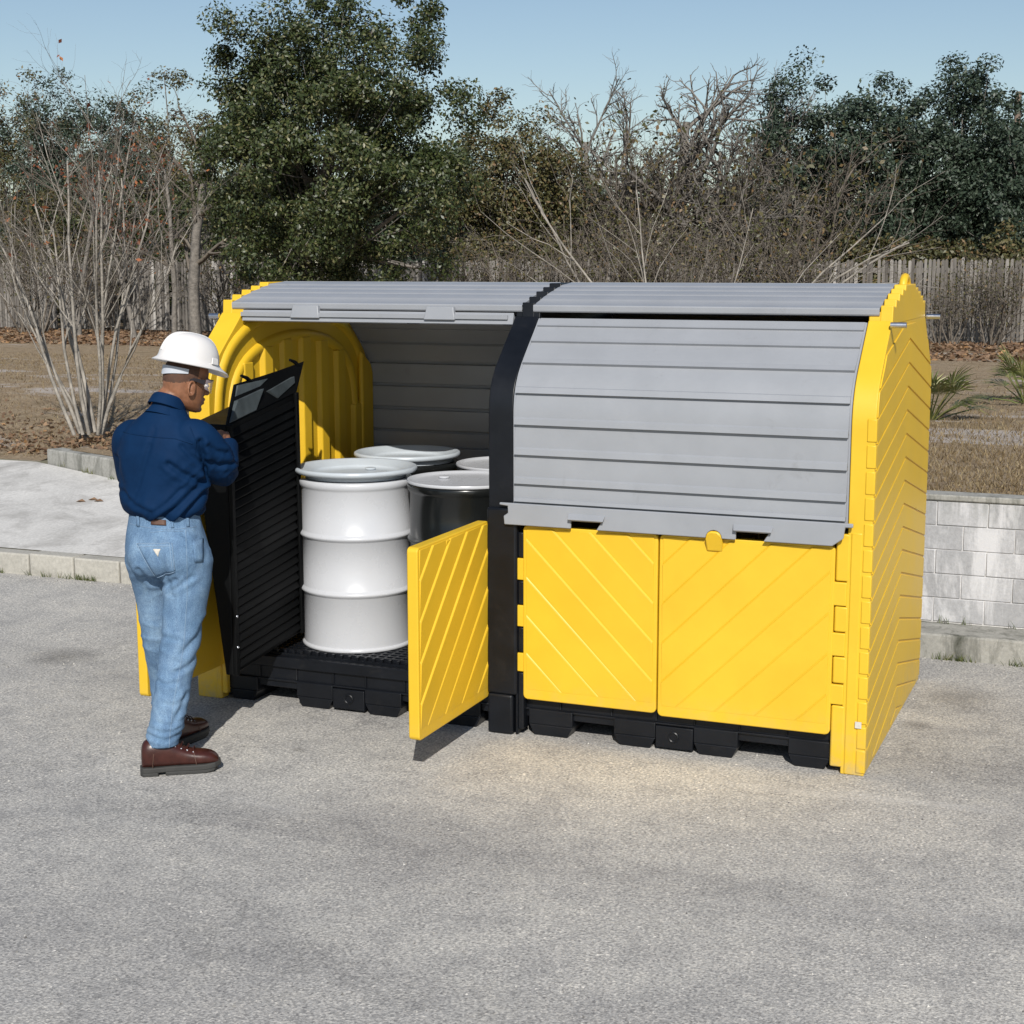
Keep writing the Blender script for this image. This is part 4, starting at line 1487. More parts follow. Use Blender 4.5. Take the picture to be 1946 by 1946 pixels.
# --- shirt
sm_ = MB()
sm_.loft([ell((-0.035, 0.165, 1.150), 0.172, 0.132, YW), ell((-0.035, 0.160, 1.175), 0.196, 0.156, YW), ell((-0.036, 0.155, 1.215), 0.203, 0.160, YW), ell((-0.036, 0.150, 1.28), 0.200, 0.150, TW),
          ell((-0.037, 0.140, 1.36), 0.202, 0.142, TW, pw=2.2), ell((-0.038, 0.130, 1.44), 0.200, 0.138, TW, pw=2.3), ell((-0.037, 0.124, 1.50), 0.186, 0.128, TW, pw=2.2),
          ell((-0.034, 0.122, 1.545), 0.160, 0.114, TW, pw=2.1), ell((-0.026, 0.124, 1.580), 0.128, 0.098, TW), ell((-0.016, 0.126, 1.612), 0.096, 0.084, TW), ell((-0.006, 0.130, 1.645), 0.068, 0.070, TW)])
limb(sm_, [rsh + (-0.03, 0.0, 0.0), rsh + (0.018, 0.012, -0.022), (0.192, 0.090, 1.43), relb, (0.252, 0.32, 1.375), rwri], [0.074, 0.074, 0.071, 0.064, 0.054, 0.045], 20)
limb(sm_, [lsh + (0.03, 0.0, 0.0), lsh + (-0.008, 0.012, -0.022), (-0.188, 0.29, 1.40), lelb, (-0.07, 0.50, 1.335), lwri], [0.072, 0.072, 0.068, 0.064, 0.056, 0.047], 20)
SC = [([(lx(u), zrow(v, 0.0)) for u, v in pts], d, w) for pts, d, w in (
    (((326, 882), (350, 901), (386, 921)), 0.014, 0.012), (((392, 912), (362, 943), (330, 970), (300, 990)), 0.016, 0.013), (((388, 938), (370, 957), (336, 990)), 0.013, 0.010),
    (((396, 962), (384, 976), (366, 990)), 0.010, 0.009), (((384, 842), (388, 872), (391, 906)), 0.016, 0.012), (((345, 930), (322, 955), (290, 978)), 0.008, 0.010),
    (((303, 818), (282, 880), (256, 965)), 0.0032, 0.009), (((293, 850), (276, 905), (268, 930)), 0.0035, 0.011), (((398, 850), (412, 862), (432, 868)), 0.010, 0.010),
    (((396, 880), (415, 890), (440, 890)), 0.010, 0.010), (((350, 850), (366, 870), (382, 882)), 0.008, 0.010), (((240, 940), (262, 962), (290, 972)), 0.007, 0.010), (((232, 880), (240, 920), (246, 955)), 0.006, 0.012))]
def shirt_fold(c, n):
    x, y, z = c
    h = 0.003 * nz(c, (7, 7, 5), 4) + 0.75 * creases(c, SC, 0.22)
    # drag folds running from the right armpit down to the middle of the waist
    t = (z - 1.20) - 1.05 * (x - 0.0)
    u = (z - 1.20) * 0.7 + x
    k = max(0, min(1, (1.46 - z) / 0.12)) * max(0, min(1, (x + 0.10) / 0.12)) * (1 if y < 0.3 else 0.3)
    h += 0.010 * k * (crease(noise.noise(Vector((t * 13, u * 2.0, 3.1)))) - 0.3)
    # softer long folds on the left back
    k2 = max(0, min(1, (0.02 - x) / 0.1)) * max(0, min(1, (1.52 - z) / 0.1))
    h += 0.006 * k2 * (crease(noise.noise(Vector(((x + (z - 1.3) * -0.28) * 13, z * 2.0, 7.7)))) - 0.3)
    # blousing above the belt
    kb = math.exp(-((z - 1.19) / 0.035) ** 2)
    h += 0.010 * kb * noise.noise(Vector((x * 16, y * 16, 0.5)))
    # sleeve wrinkles round the elbow
    d = math.dist(c, relb)
    h += 0.018 * math.exp(-(d / 0.11) ** 2) * (crease(noise.noise(Vector((x * 9, y * 9 + z * 16, 2)))) - 0.3)
    # box pleat
    pl = x + 0.055 - 0.22 * (z - 1.50)
    if y < 0.16 and 1.2 < z < 1.53:
        h += 0.0022 * math.exp(-(pl / 0.015) ** 2)
    return h
sme = remeshed(sm_, 0.008, 12, shirt_fold)
bisect(sme, (-0.006, 0.130, 1.636), (0.10, 0.05, 1))
shirt = put('shirt', sme, M['shirt'], man)
sb = bvh_of(sme)
# yoke seam, collar and cuffs
seam('yoke_seam', [(-0.20, 1.528), (-0.10, 1.520), (0.02, 1.510), (0.10, 1.485)], sb, M['shirt'], shirt, 0.003, 0.0)
seam('armhole_seam', [(0.085, 1.56), (0.108, 1.50), (0.105, 1.43)], sb, M['shirt'], shirt, 0.003, 0.0)
cm = MB()
cy = math.radians(35)
rings = []
for (c, a, b, dz) in (((-0.014, 0.126, 1.585), 0.094, 0.090, 0), ((-0.006, 0.129, 1.618), 0.071, 0.075, 0), ((0.000, 0.131, 1.640), 0.067, 0.071, 0), ((0.006, 0.133, 1.676), 0.065, 0.068, 0),
                      ((0.006, 0.133, 1.679), 0.061, 0.064, 0), ((0.000, 0.131, 1.63), 0.060, 0.064, 0)):
    rings.append(ell(c, a, b, cy, 40, tilt=(-0.10, -0.42)))
cm.loft(rings, cap=False)
collar = cm.build('collar', M['shirt'], shirt, smooth=60)
cm = MB()
rings = []
for (c, a, b) in (((0.005, 0.133, 1.675), 0.0665, 0.070), ((0.000, 0.130, 1.660), 0.073, 0.077), ((-0.009, 0.126, 1.630), 0.081, 0.086), ((-0.009, 0.126, 1.628), 0.078, 0.083), ((0.002, 0.131, 1.67), 0.065, 0.069)):
    rings.append(ell(c, a, b, cy, 40, tilt=(-0.10, -0.42)))
cm.loft(rings, cap=False)
cm.build('collar_fold', M['shirt'], shirt, smooth=60)

# --- body: head, neck, forearms, hands, and the rest under the clothes, one surface
bm_ = MB()
HC = np.array((0.072, 0.150, 1.716))          # ear level centre of the head
HYAW, HPIT = math.radians(24), math.radians(-14)
cyw, syw, cpt, spt = math.cos(HYAW), math.sin(HYAW), math.cos(HPIT), math.sin(HPIT)
def hd(p):
    """head frame (forward, left, up) -> man's frame"""
    f_, l_, u_ = p
    f2, u2 = f_ * cpt - u_ * spt, f_ * spt + u_ * cpt
    return (HC[0] + f2 * cyw - l_ * syw, HC[1] + f2 * syw + l_ * cyw, HC[2] + u2)
def hring(z, back, front, hw, n=28, pw=2.15, sq=0.0):
    cx = (back + front) / 2
    rx = (front - back) / 2
    out = []
    for q in np.arange(n) * 2 * math.pi / n:
        c_, s_ = math.cos(q), math.sin(q)
        u = math.copysign(abs(c_) ** (2 / pw), c_) * rx
        w = math.copysign(abs(s_) ** (2 / pw), s_) * hw
        w *= 1 - sq * max(0, c_)
        out.append(hd((cx + u, w, z)))
    return out
bm_.loft([hring(-0.098, 0.030, 0.074, 0.022), hring(-0.092, 0.005, 0.086, 0.036, sq=0.25), hring(-0.078, -0.030, 0.093, 0.050, sq=0.25), hring(-0.060, -0.055, 0.092, 0.060, sq=0.22),
          hring(-0.040, -0.080, 0.094, 0.066, sq=0.2), hring(-0.020, -0.094, 0.094, 0.069, sq=0.18), hring(0.0, -0.101, 0.093, 0.071, sq=0.16), hring(0.022, -0.106, 0.090, 0.073, sq=0.16),
          hring(0.040, -0.108, 0.092, 0.075, sq=0.14), hring(0.060, -0.108, 0.098, 0.077, sq=0.12), hring(0.085, -0.105, 0.096, 0.077, sq=0.1), hring(0.110, -0.094, 0.086, 0.071),
          hring(0.130, -0.075, 0.066, 0.058), hring(0.146, -0.040, 0.030, 0.030)])
# nose, brow, lips, chin, ears
bm_.loft([[hd(p) for p in r] for r in (
    [(0.088, 0.010, 0.040), (0.088, -0.010, 0.040), (0.101, -0.006, 0.036), (0.101, 0.006, 0.036)],
    [(0.086, 0.014, 0.018), (0.086, -0.014, 0.018), (0.111, -0.007, 0.016), (0.111, 0.007, 0.016)],
    [(0.086, 0.020, -0.002), (0.086, -0.020, -0.002), (0.122, -0.009, 0.000), (0.122, 0.009, 0.000)],
    [(0.086, 0.018, -0.014), (0.086, -0.018, -0.014), (0.114, -0.010, -0.012), (0.114, 0.010, -0.012)])])
for s in (-1, 1):
    bm_.ball(hd((0.104, 0.013 * s, -0.004)), 0.0095, 10, 8)
    bm_.ball(hd((0.092, 0.030 * s, 0.050)), (0.018, 0.018, 0.009), 10, 8)
    ear = [hd((-0.006 + 0.018 * math.cos(a) - 0.10 * 0.02 * math.sin(a), s * (0.076 + 0.010 * (1 - math.cos(a)) * 0.6), 0.002 + 0.031 * math.sin(a))) for a in np.linspace(0.1, 2 * math.pi, 20)]
    bm_.tube(ear, 0.0062, 8)
    bm_.ball(hd((-0.004, s * 0.074, 0.000)), (0.014, 0.009, 0.022), 10, 8)
    bm_.ball(hd((0.000, s * 0.078, -0.028)), (0.008, 0.006, 0.009), 10, 8)
bm_.ball(hd((0.097, 0, -0.033)), (0.0115, 0.022, 0.0085), 12, 8)
bm_.ball(hd((0.095, 0, -0.049)), (0.0115, 0.020, 0.0095), 12, 8)
bm_.ball(hd((0.084, 0, -0.080)), (0.016, 0.022, 0.015), 12, 8)
# neck into the torso
limb(bm_, [(-0.030, 0.130, 1.56), (-0.012, 0.134, 1.64), (0.028, 0.142, 1.69), hd((-0.035, 0, 0.01))], [0.075, 0.066, 0.063, 0.060], 20)
bm_.loft([ell((-0.03, 0.14, 1.00), 0.150, 0.110, YW), ell((-0.035, 0.15, 1.15), 0.140, 0.105, YW), ell((-0.036, 0.14, 1.35), 0.165, 0.112, TW), ell((-0.037, 0.125, 1.50), 0.165, 0.10, TW), ell((-0.034, 0.122, 1.58), 0.11, 0.075, TW)])
limb(bm_, [rhip, (0.042, 0.082, 0.74), rkne, (-0.035, 0.025, 0.33), rank - (0, 0, 0.02)], [0.095, 0.078, 0.056, 0.052, 0.038], 16)
limb(bm_, [lhip, (-0.088, 0.27, 0.74), lkne, (-0.06, 0.38, 0.33), lank - (0, 0, 0.02)], [0.095, 0.078, 0.056, 0.052, 0.038], 16)
limb(bm_, [rsh, (0.190, 0.09, 1.43), relb, (0.252, 0.32, 1.377), rwri], [0.056, 0.050, 0.042, 0.038, 0.027], 16)
limb(bm_, [lsh, (-0.186, 0.29, 1.40), lelb, (-0.07, 0.50, 1.337), lwri], [0.056, 0.050, 0.042, 0.038, 0.027], 16)
def hand(wri, fwd, out, curl, scale=1.0):
    """fwd along the forearm, out = back of the hand; the fingers close around an edge along the third axis"""
    fwd = np.array(fwd, float)
    fwd /= np.linalg.norm(fwd)
    out = np.array(out, float)
    out -= fwd * (out @ fwd)
    out /= np.linalg.norm(out)
    side = np.cross(fwd, out)              # towards the little finger (down) or thumb (up)
    palm = [wri + fwd * 0.012, wri + fwd * 0.055, wri + fwd * 0.095]
    for k, w in enumerate((-0.030, -0.010, 0.010, 0.030)):
        limb(bm_, [wri + side * w * 0.45, wri + fwd * 0.05 + side * w * 0.85, wri + fwd * 0.098 + side * w], [0.017, 0.0165, 0.0125], 10, 3)
        L = (0.070, 0.082, 0.078, 0.060)[k]
        p0 = wri + fwd * 0.098 + side * w
        a1, a2, a3 = curl
        def dirn(a):
            return fwd * math.cos(a) - out * math.sin(a)
        p1 = p0 + dirn(a1) * L * 0.48
        p2 = p1 + dirn(a1 + a2) * L * 0.32
        p3 = p2 + dirn(a1 + a2 + a3) * L * 0.26
        limb(bm_, [p0, p1, p2, p3], [0.0105, 0.0095, 0.0085, 0.0070], 10, 3)
    t0 = wri + fwd * 0.030 - side * 0.022
    t1 = wri + fwd * 0.065 - side * 0.050 - out * 0.015
    t2 = wri + fwd * 0.090 - side * 0.052 - out * 0.034
    t3 = wri + fwd * 0.108 - side * 0.046 - out * 0.045
    limb(bm_, [t0, t1, t2, t3], [0.017, 0.013, 0.0105, 0.0085], 10, 3)
hand(rwri, (0.02, 0.55, 0.12), (1.0, -0.15, 0.25), (0.75, 0.7, 0.5))
hand(lwri, (0.5, 0.75, 0.12), (-0.75, 0.45, 0.3), (0.6, 0.7, 0.5))
def skin_d(c, n):
    return 0.0
bme = remeshed(bm_, 0.0042, 3, None)
body = put('body', bme, [M['skin'], M['hair']], man)
# cropped hair: faces of the scalp above a faded hairline
inv = Matrix.Translation(HC) @ Matrix.Rotation(HYAW, 4, 'Z') @ Matrix.Rotation(-HPIT, 4, 'Y')
inv = inv.inverted()
mi = np.zeros(len(bme.polygons), dtype=np.int32)
for p in bme.polygons:
    c = p.center
    if c.z > 1.70:
        q = inv @ c
        line = 0.030 - 0.020 * max(0, min(1, (-q.x - 0.02) / 0.06))
        if q.x < 0.02 and q.z > line + 0.006 * noise.noise(c * 160) and abs(q.y) < 0.095 and not (abs(q.y) > 0.0795):
            mi[p.index] = 1
bme.polygons.foreach_set('material_index', mi)
for s in (-1, 1):
    m = MB()
    m.ball(hd((0.083, 0.032 * s, 0.030)), 0.0125, 14, 10)
    m.build('eye', M['eye'], body, smooth=80)
    m = MB()
    m.ball(hd((0.0935, 0.032 * s, 0.029)), 0.0052, 10, 8)
    m.build('iris', M['hair'], body, smooth=80)
# --- hard hat, tilted a little further than the head
def hat(p):
    f_, l_, u_ = p
    a = math.radians(1.0)
    return hd((f_ * math.cos(a) - u_ * math.sin(a), l_, f_ * math.sin(a) + u_ * math.cos(a) + 0.106))
hm = MB()
rings = []
def oval(fr, bk, w, z, n=48, peak=0.0):
    out = []
    for q in np.arange(n) * 2 * math.pi / n:
        c_, s_ = math.cos(q), math.sin(q)
        rx = fr if c_ > 0 else bk
        out.append(hat((rx * c_ - 0.006, w * s_, z + peak * max(0, c_) ** 3)))
    return out
rings += [oval(0.146, 0.150, 0.128, -0.006), oval(0.190, 0.162, 0.135, -0.006, peak=-0.020), oval(0.195, 0.165, 0.138, -0.003, peak=-0.020), oval(0.188, 0.158, 0.131, 0.002, peak=-0.016), oval(0.150, 0.143, 0.121, 0.013, peak=-0.003)]
for t in np.linspace(0.06, 0.995, 16):
    a = t * math.pi / 2
    r = math.cos(a) ** 0.72
    rings.append(oval(0.139 * r, 0.139 * r, 0.117 * r, 0.012 + 0.128 * math.sin(a)))
inner = [oval(0.134, 0.134, 0.112, 0.0), oval(0.120, 0.120, 0.10, 0.06), oval(0.05, 0.05, 0.04, 0.105)]
hm.loft(list(reversed(inner)) + rings)
hath = hm.build('hard_hat', M['hat'], man, smooth=45)
m = MB()
for t in (-1, 0, 1):
    pts = []
    for a in np.linspace(math.radians(14), math.radians(166), 26):
        c_ = math.cos(a)
        r = abs(math.sin(a))
        pts.append(hat((0.139 * (abs(c_) ** 0.72) * math.copysign(1, c_) - 0.006, t * 0.022 * r, 0.010 + 0.128 * r ** 1.0)))
    m.tube(pts, [0.004] * len(pts), 6)
m.build('crown_ridges', M['hat'], hath, smooth=70)
for s in (-1, 1):
    m = MB()
    m.add([hat(p) for p in ((0.085, s * 0.098, 0.018), (0.050, s * 0.112, 0.018), (0.050, s * 0.110, 0.048), (0.083, s * 0.097, 0.048),
                            (0.089, s * 0.103, 0.018), (0.052, s * 0.119, 0.018), (0.052, s * 0.114, 0.044), (0.085, s * 0.100, 0.044))],
          [(0, 1, 2, 3), (4, 5, 6, 7), (0, 1, 5, 4), (1, 2, 6, 5), (2, 3, 7, 6), (3, 0, 4, 7)])
    m.build('accessory_slot', M['hat'], hath, bevel=0.003)
# nape strap with ratchet
m = MB()
out_r, in_r = [], []
for k, q in enumerate(np.linspace(math.radians(105), math.radians(255), 30)):
    c_, s_ = math.cos(q), math.sin(q)
    e = abs(k - 14.5) / 14.5
    for r, lst in ((1.045, out_r), (1.012, in_r)):
        rx, ry = 0.108 * r, 0.0785 * r
        lst.append([hd((rx * c_ - 0.004, ry * s_, 0.040 + 0.022 * e)), hd((rx * c_ - 0.004, ry * s_, 0.082))])
v = [p for a in out_r for p in a] + [p for a in in_r for p in a]
n0 = len(out_r) * 2
f = []
for k in range(len(out_r) - 1):
    a = 2 * k
    f += [(a, a + 2, a + 3, a + 1), (n0 + a, n0 + a + 1, n0 + a + 3, n0 + a + 2), (a, n0 + a, n0 + a + 2, a + 2), (a + 1, a + 3, n0 + a + 3, n0 + a + 1)]
f += [(0, 1, n0 + 1, n0), (n0 - 2, 2 * n0 - 2, 2 * n0 - 1, n0 - 1)]
m.add(v, f)
m.build('nape_strap', M['band'], hath, smooth=40)

# --- safety glasses
gm = MB()
v, f = [], []
A = np.linspace(math.radians(-78), math.radians(78), 22)
for d in (0.0, 0.002):
    for z in np.linspace(0.056, 0.000, 6):
        for a in A:
            rr = 0.0
            k = (0.056 - z) / 0.056
            nb = 0.010 * math.exp(-(a / 0.16) ** 2) * k
            v.append(hd((0.030 + (0.090 + d) * math.cos(a) ** 0.8 + nb, (0.080 + d) * math.sin(a), z + 0.012 * (abs(a) / A[-1]) ** 3 * k)))
nA = len(A)
n1 = 6 * nA
for i in range(5):
    for j in range(nA - 1):
        a = i * nA + j
        f += [(a, a + 1, a + nA + 1, a + nA), (n1 + a, n1 + a + nA, n1 + a + nA + 1, n1 + a + 1)]
gm.add(v, f)
fr = MB()
fr.tube([hd((0.030 + 0.091 * max(0, math.cos(a)) ** 0.8, 0.081 * math.sin(a), 0.057)) for a in np.linspace(math.radians(-80), math.radians(80), 24)], 0.0022, 6)
for s in (-1, 1):
    ring = lambda p, h, w: [hd((p[0], p[1] + s * w, p[2] - h)), hd((p[0], p[1] + s * w, p[2] + h)), hd((p[0], p[1] - s * w, p[2] + h)), hd((p[0], p[1] - s * w, p[2] - h))]
    fr.loft([ring((0.052, s * 0.080, 0.040), 0.011, 0.003), ring((0.030, s * 0.082, 0.041), 0.009, 0.003), ring((-0.005, s * 0.083, 0.043), 0.006, 0.002), ring((-0.022, s * 0.082, 0.036), 0.004, 0.002)])
gl = fr.build('safety_glasses', M['dark_frame'], man, smooth=50)
gm.build('lens', M['lens'], gl, smooth=70)

# --- boots
def boot(org, yaw, label=None):
    c_, s_ = math.cos(yaw), math.sin(yaw)
    T = lambda x, y, z: (org[0] + x * c_ - y * s_, org[1] + x * s_ + y * c_, z)
    def sec(x, hw, zt, zb=0.034, n=20, lean=0.0):
        out = []
        for q in np.arange(n) * 2 * math.pi / n:
            cc, ss = math.cos(q), math.sin(q)
            yy = hw * math.copysign(abs(cc) ** 0.75, cc)
            zz = (zt + zb) / 2 + (zt - zb) / 2 * math.copysign(abs(ss) ** 0.8, ss)
            if ss > 0:
                yy *= 1 - 0.30 * ss * ss
            out.append(T(x + lean * (zz - zb), yy, zz))
        return out
    b = MB()
    b.loft([sec(-0.098, 0.022, 0.115), sec(-0.092, 0.036, 0.150), sec(-0.070, 0.046, 0.166), sec(-0.030, 0.049, 0.170), sec(0.020, 0.048, 0.166), sec(0.050, 0.047, 0.148),
            sec(0.085, 0.047, 0.122), sec(0.120, 0.050, 0.108), sec(0.155, 0.053, 0.102), sec(0.190, 0.053, 0.098), sec(0.220, 0.047, 0.088), sec(0.240, 0.034, 0.070), sec(0.247, 0.018, 0.055)])
    bo = b.build('boot', M['leather'], man, smooth=60)
    ss_ = bo.modifiers.new('sub', 'SUBSURF')
    ss_.levels = ss_.render_levels = 2
    if label:
        bo['label'] = label
    outl = [(-0.104, -0.020), (-0.092, -0.040), (-0.04, -0.046), (0.03, -0.042), (0.10, -0.050), (0.18, -0.057), (0.225, -0.048), (0.252, -0.020), (0.252, 0.018), (0.228, 0.044), (0.18, 0.053), (0.10, 0.046), (0.03, 0.040), (-0.04, 0.046), (-0.092, 0.040), (-0.104, 0.020)]
    s = MB()
    s.prism(outl, 0.016, 0.040, lambda x, y, z: T(x, y, z + (0.010 * max(0, (x - 0.16) / 0.09) ** 2)))
    heel = [(x, y) for x, y in outl if x < -0.02]
    heel = [(-0.104, -0.020), (-0.092, -0.040), (-0.035, -0.045), (-0.025, -0.044), (-0.025, 0.044), (-0.035, 0.045), (-0.092, 0.040), (-0.104, 0.020)]
    s.prism(heel, 0.0, 0.018, T)
    fore = [(0.005, -0.042), (0.10, -0.049), (0.18, -0.055), (0.222, -0.046), (0.240, 0.0), (0.222, 0.042), (0.18, 0.051), (0.10, 0.045), (0.005, 0.040)]
    s.prism(fore, 0.0, 0.018, lambda x, y, z: T(x, y, z + (0.012 * max(0, (x - 0.16) / 0.08) ** 2)))
    so2 = s.build('sole', M['sole'], bo, bevel=0.004)
    for k in range(4):
        x = 0.052 + k * 0.026
        zt = 0.140 - k * 0.0105
        e = MB()
        e.ball(T(x, -0.030, zt - 0.012), 0.0048, 8, 6)
        e.build('eyelet', M['steel'], bo, smooth=70)
    l = MB()
    for k in range(4):
        x = 0.050 + k * 0.026
        zt = 0.153 - k * 0.0125
        l.tube([T(x, -0.030, zt - 0.020), T(x + 0.006, -0.012, zt - 0.004), T(x + 0.010, 0.0, zt), T(x + 0.012, 0.012, zt - 0.004), T(x + 0.014, 0.030, zt - 0.020)], 0.0026, 6)
    l.build('laces', M['leather'], bo, smooth=70)
    for nm, pts in (('toe_cap_seam', ((0.142, -0.053, 0.045), (0.136, -0.051, 0.075), (0.132, -0.036, 0.100), (0.131, 0.0, 0.109), (0.132, 0.036, 0.100), (0.136, 0.051, 0.075), (0.142, 0.053, 0.045))),
                    ('heel_seam', ((-0.050, -0.049, 0.045), (-0.046, -0.0475, 0.090), (-0.040, -0.041, 0.140)))):
        st = MB()
        st.tube([T(*q) for q in pts], 0.0016, 5)
        st.build(nm, M['patch'], bo, smooth=70)
    return bo
boot((-0.080, -0.022), 0.03)
boot((-0.035, 0.350), 0.92)

# ------------------------------------------------------------------ plants
def fast_mesh(name, verts, faces4, mat, parent=None, smooth=False):
    """verts (n,3), faces (m,4) arrays"""
    me = bpy.data.meshes.new(name)
    nf = len(faces4)
    me.vertices.add(len(verts))
    me.vertices.foreach_set('co', np.asarray(verts, np.float32).ravel())
    me.loops.add(nf * 4)
    me.loops.foreach_set('vertex_index', np.asarray(faces4, np.int32).ravel())
    me.polygons.add(nf)
    me.polygons.foreach_set('loop_start', np.arange(nf, dtype=np.int32) * 4)
    me.polygons.foreach_set('loop_total', np.full(nf, 4, np.int32))
    me.update(calc_edges=True)
    me.materials.append(mat)
    if smooth:
        me.shade_smooth()
    o = bpy.data.objects.new(name, me)
    COL.objects.link(o)
    if parent is not None:
        o.parent = parent
    return o

def leaves(pts, nrm, size, aspect=0.5, jitter=0.8, bend=0.25):
    """one small rhombic leaf per point"""
    n = len(pts)
    N = nrm + rng.normal(0, jitter, (n, 3))
    N /= np.linalg.norm(N, axis=1)[:, None] + 1e-9
    R = rng.normal(0, 1, (n, 3))
    U = np.cross(N, R)
    U /= np.linalg.norm(U, axis=1)[:, None] + 1e-9
    V = np.cross(N, U)
    s = (size * rng.uniform(0.6, 1.3, n))[:, None]
    a, b = U * s, V * s * aspect
    c = N * s * bend
    v = np.stack([pts - a, pts - b + c * 0.3, pts + a - c * 0.2, pts + b + c * 0.3], 1).reshape(-1, 3)
    f = np.arange(n * 4).reshape(-1, 4)
    return v, f

def tubes(lines, sides=4):
    """lines: list of (points (k,3), radii (k,))"""
    V, F = [], []
    off = 0
    for P, r in lines:
        P = np.asarray(P, float)
        k = len(P)
        d = np.gradient(P, axis=0)
        d /= np.linalg.norm(d, axis=1)[:, None] + 1e-9
        ref = np.where(np.abs(d[:, 2:3]) < 0.9, np.array([[0, 0, 1.0]]), np.array([[1.0, 0, 0]]))
        a = np.cross(d, ref)
        a /= np.linalg.norm(a, axis=1)[:, None] + 1e-9
        b = np.cross(d, a)
        ns = sides if max(r) > 0.012 else 3
        q = np.arange(ns) * 2 * math.pi / ns
        ring = P[:, None, :] + np.asarray(r)[:, None, None] * (np.cos(q)[None, :, None] * a[:, None, :] + np.sin(q)[None, :, None] * b[:, None, :])
        V.append(ring.reshape(-1, 3))
        i = np.arange(k - 1)[:, None] * ns
        j = np.arange(ns)[None, :]
        F.append(np.stack([off + i + j, off + i + (j + 1) % ns, off + i + ns + (j + 1) % ns, off + i + ns + j], -1).reshape(-1, 4))
        off += k * ns
    return np.concatenate(V), np.concatenate(F)

def grow(base, direc, length, rad, level, spec, out, tips, taper=0.45):
    """wandering limb with side shoots; spec[level] = (children, angle, length ratio, wander, lift)"""
    n = 7 if level == 0 else 5
    p = np.array(base, float)
    d = np.array(direc, float)
    d /= np.linalg.norm(d)
    ch, ang, ratio, wander, lift = spec[level]
    P, R = [p.copy()], [rad]
    for k in range(n):
        d = d + rng.normal(0, wander, 3) + np.array([0, 0, lift])
        d /= np.linalg.norm(d)
        p = p + d * length / n
        P.append(p.copy())
        R.append(rad * (1 - (1 - taper) * (k + 1) / n))
    out.setdefault(level, []).append((np.array(P), np.array(R)))
    if level + 1 < len(spec):
        for c in range(ch):
            t = 0.30 + 0.70 * (c + rng.uniform(0, 1)) / ch
            i = min(n - 1, int(t * n))
            q = P[i] + (P[i + 1] - P[i]) * (t * n - i)
            dd = P[i + 1] - P[i]
            dd /= np.linalg.norm(dd)
            r = rng.normal(0, 1, 3)
            r -= dd * (r @ dd)
            r /= np.linalg.norm(r)
            a = ang * rng.uniform(0.6, 1.3)
            nd = dd * math.cos(a) + r * math.sin(a)
            grow(q, nd, length * ratio * rng.uniform(0.6, 1.25) * (1.15 - 0.5 * t), R[i] * 0.62, level + 1, spec, out, tips, taper)
    else:
        tips.append(P[-1])
        tips.append(P[-2])

def lines_at(out, levels):
    return [l for k in levels for l in out.get(k, [])]

def clump_cloud(centers, rad, per, shell=0.6, squash=0.8):
    C = np.asarray(centers)
    n = len(C) * per
    d = rng.normal(0, 1, (n, 3))
    d /= np.linalg.norm(d, axis=1)[:, None]
    r = rng.uniform(0, 1, n) ** 0.5
    rr = np.repeat(np.asarray(rad) * np.ones(len(C)), per)
    off = d * (r * rr)[:, None]
    off[:, 2] *= squash
    return np.repeat(C, per, axis=0) + off, d

def crown_centers(c, r, n, seed, hollow=0.45, ragged=0.35, zfloor=-1.0):
    out = []
    k = 0
    while len(out) < n and k < n * 40:
        k += 1
        d = rng.normal(0, 1, 3)
        d /= np.linalg.norm(d)
        if d[2] < zfloor:
            continue
        lim = 1 + ragged * noise.noise(Vector((d[0] * 1.8 + seed, d[1] * 1.8, d[2] * 1.8))) + ragged * 0.6 * noise.noise(Vector((d[0] * 5 + seed, d[1] * 5, d[2] * 5)))
        t = rng.uniform(hollow ** 3, 1) ** (1 / 3) * lim
        out.append((c[0] + d[0] * r[0] * t, c[1] + d[1] * r[1] * t, c[2] + d[2] * r[2] * t))
    return np.array(out)

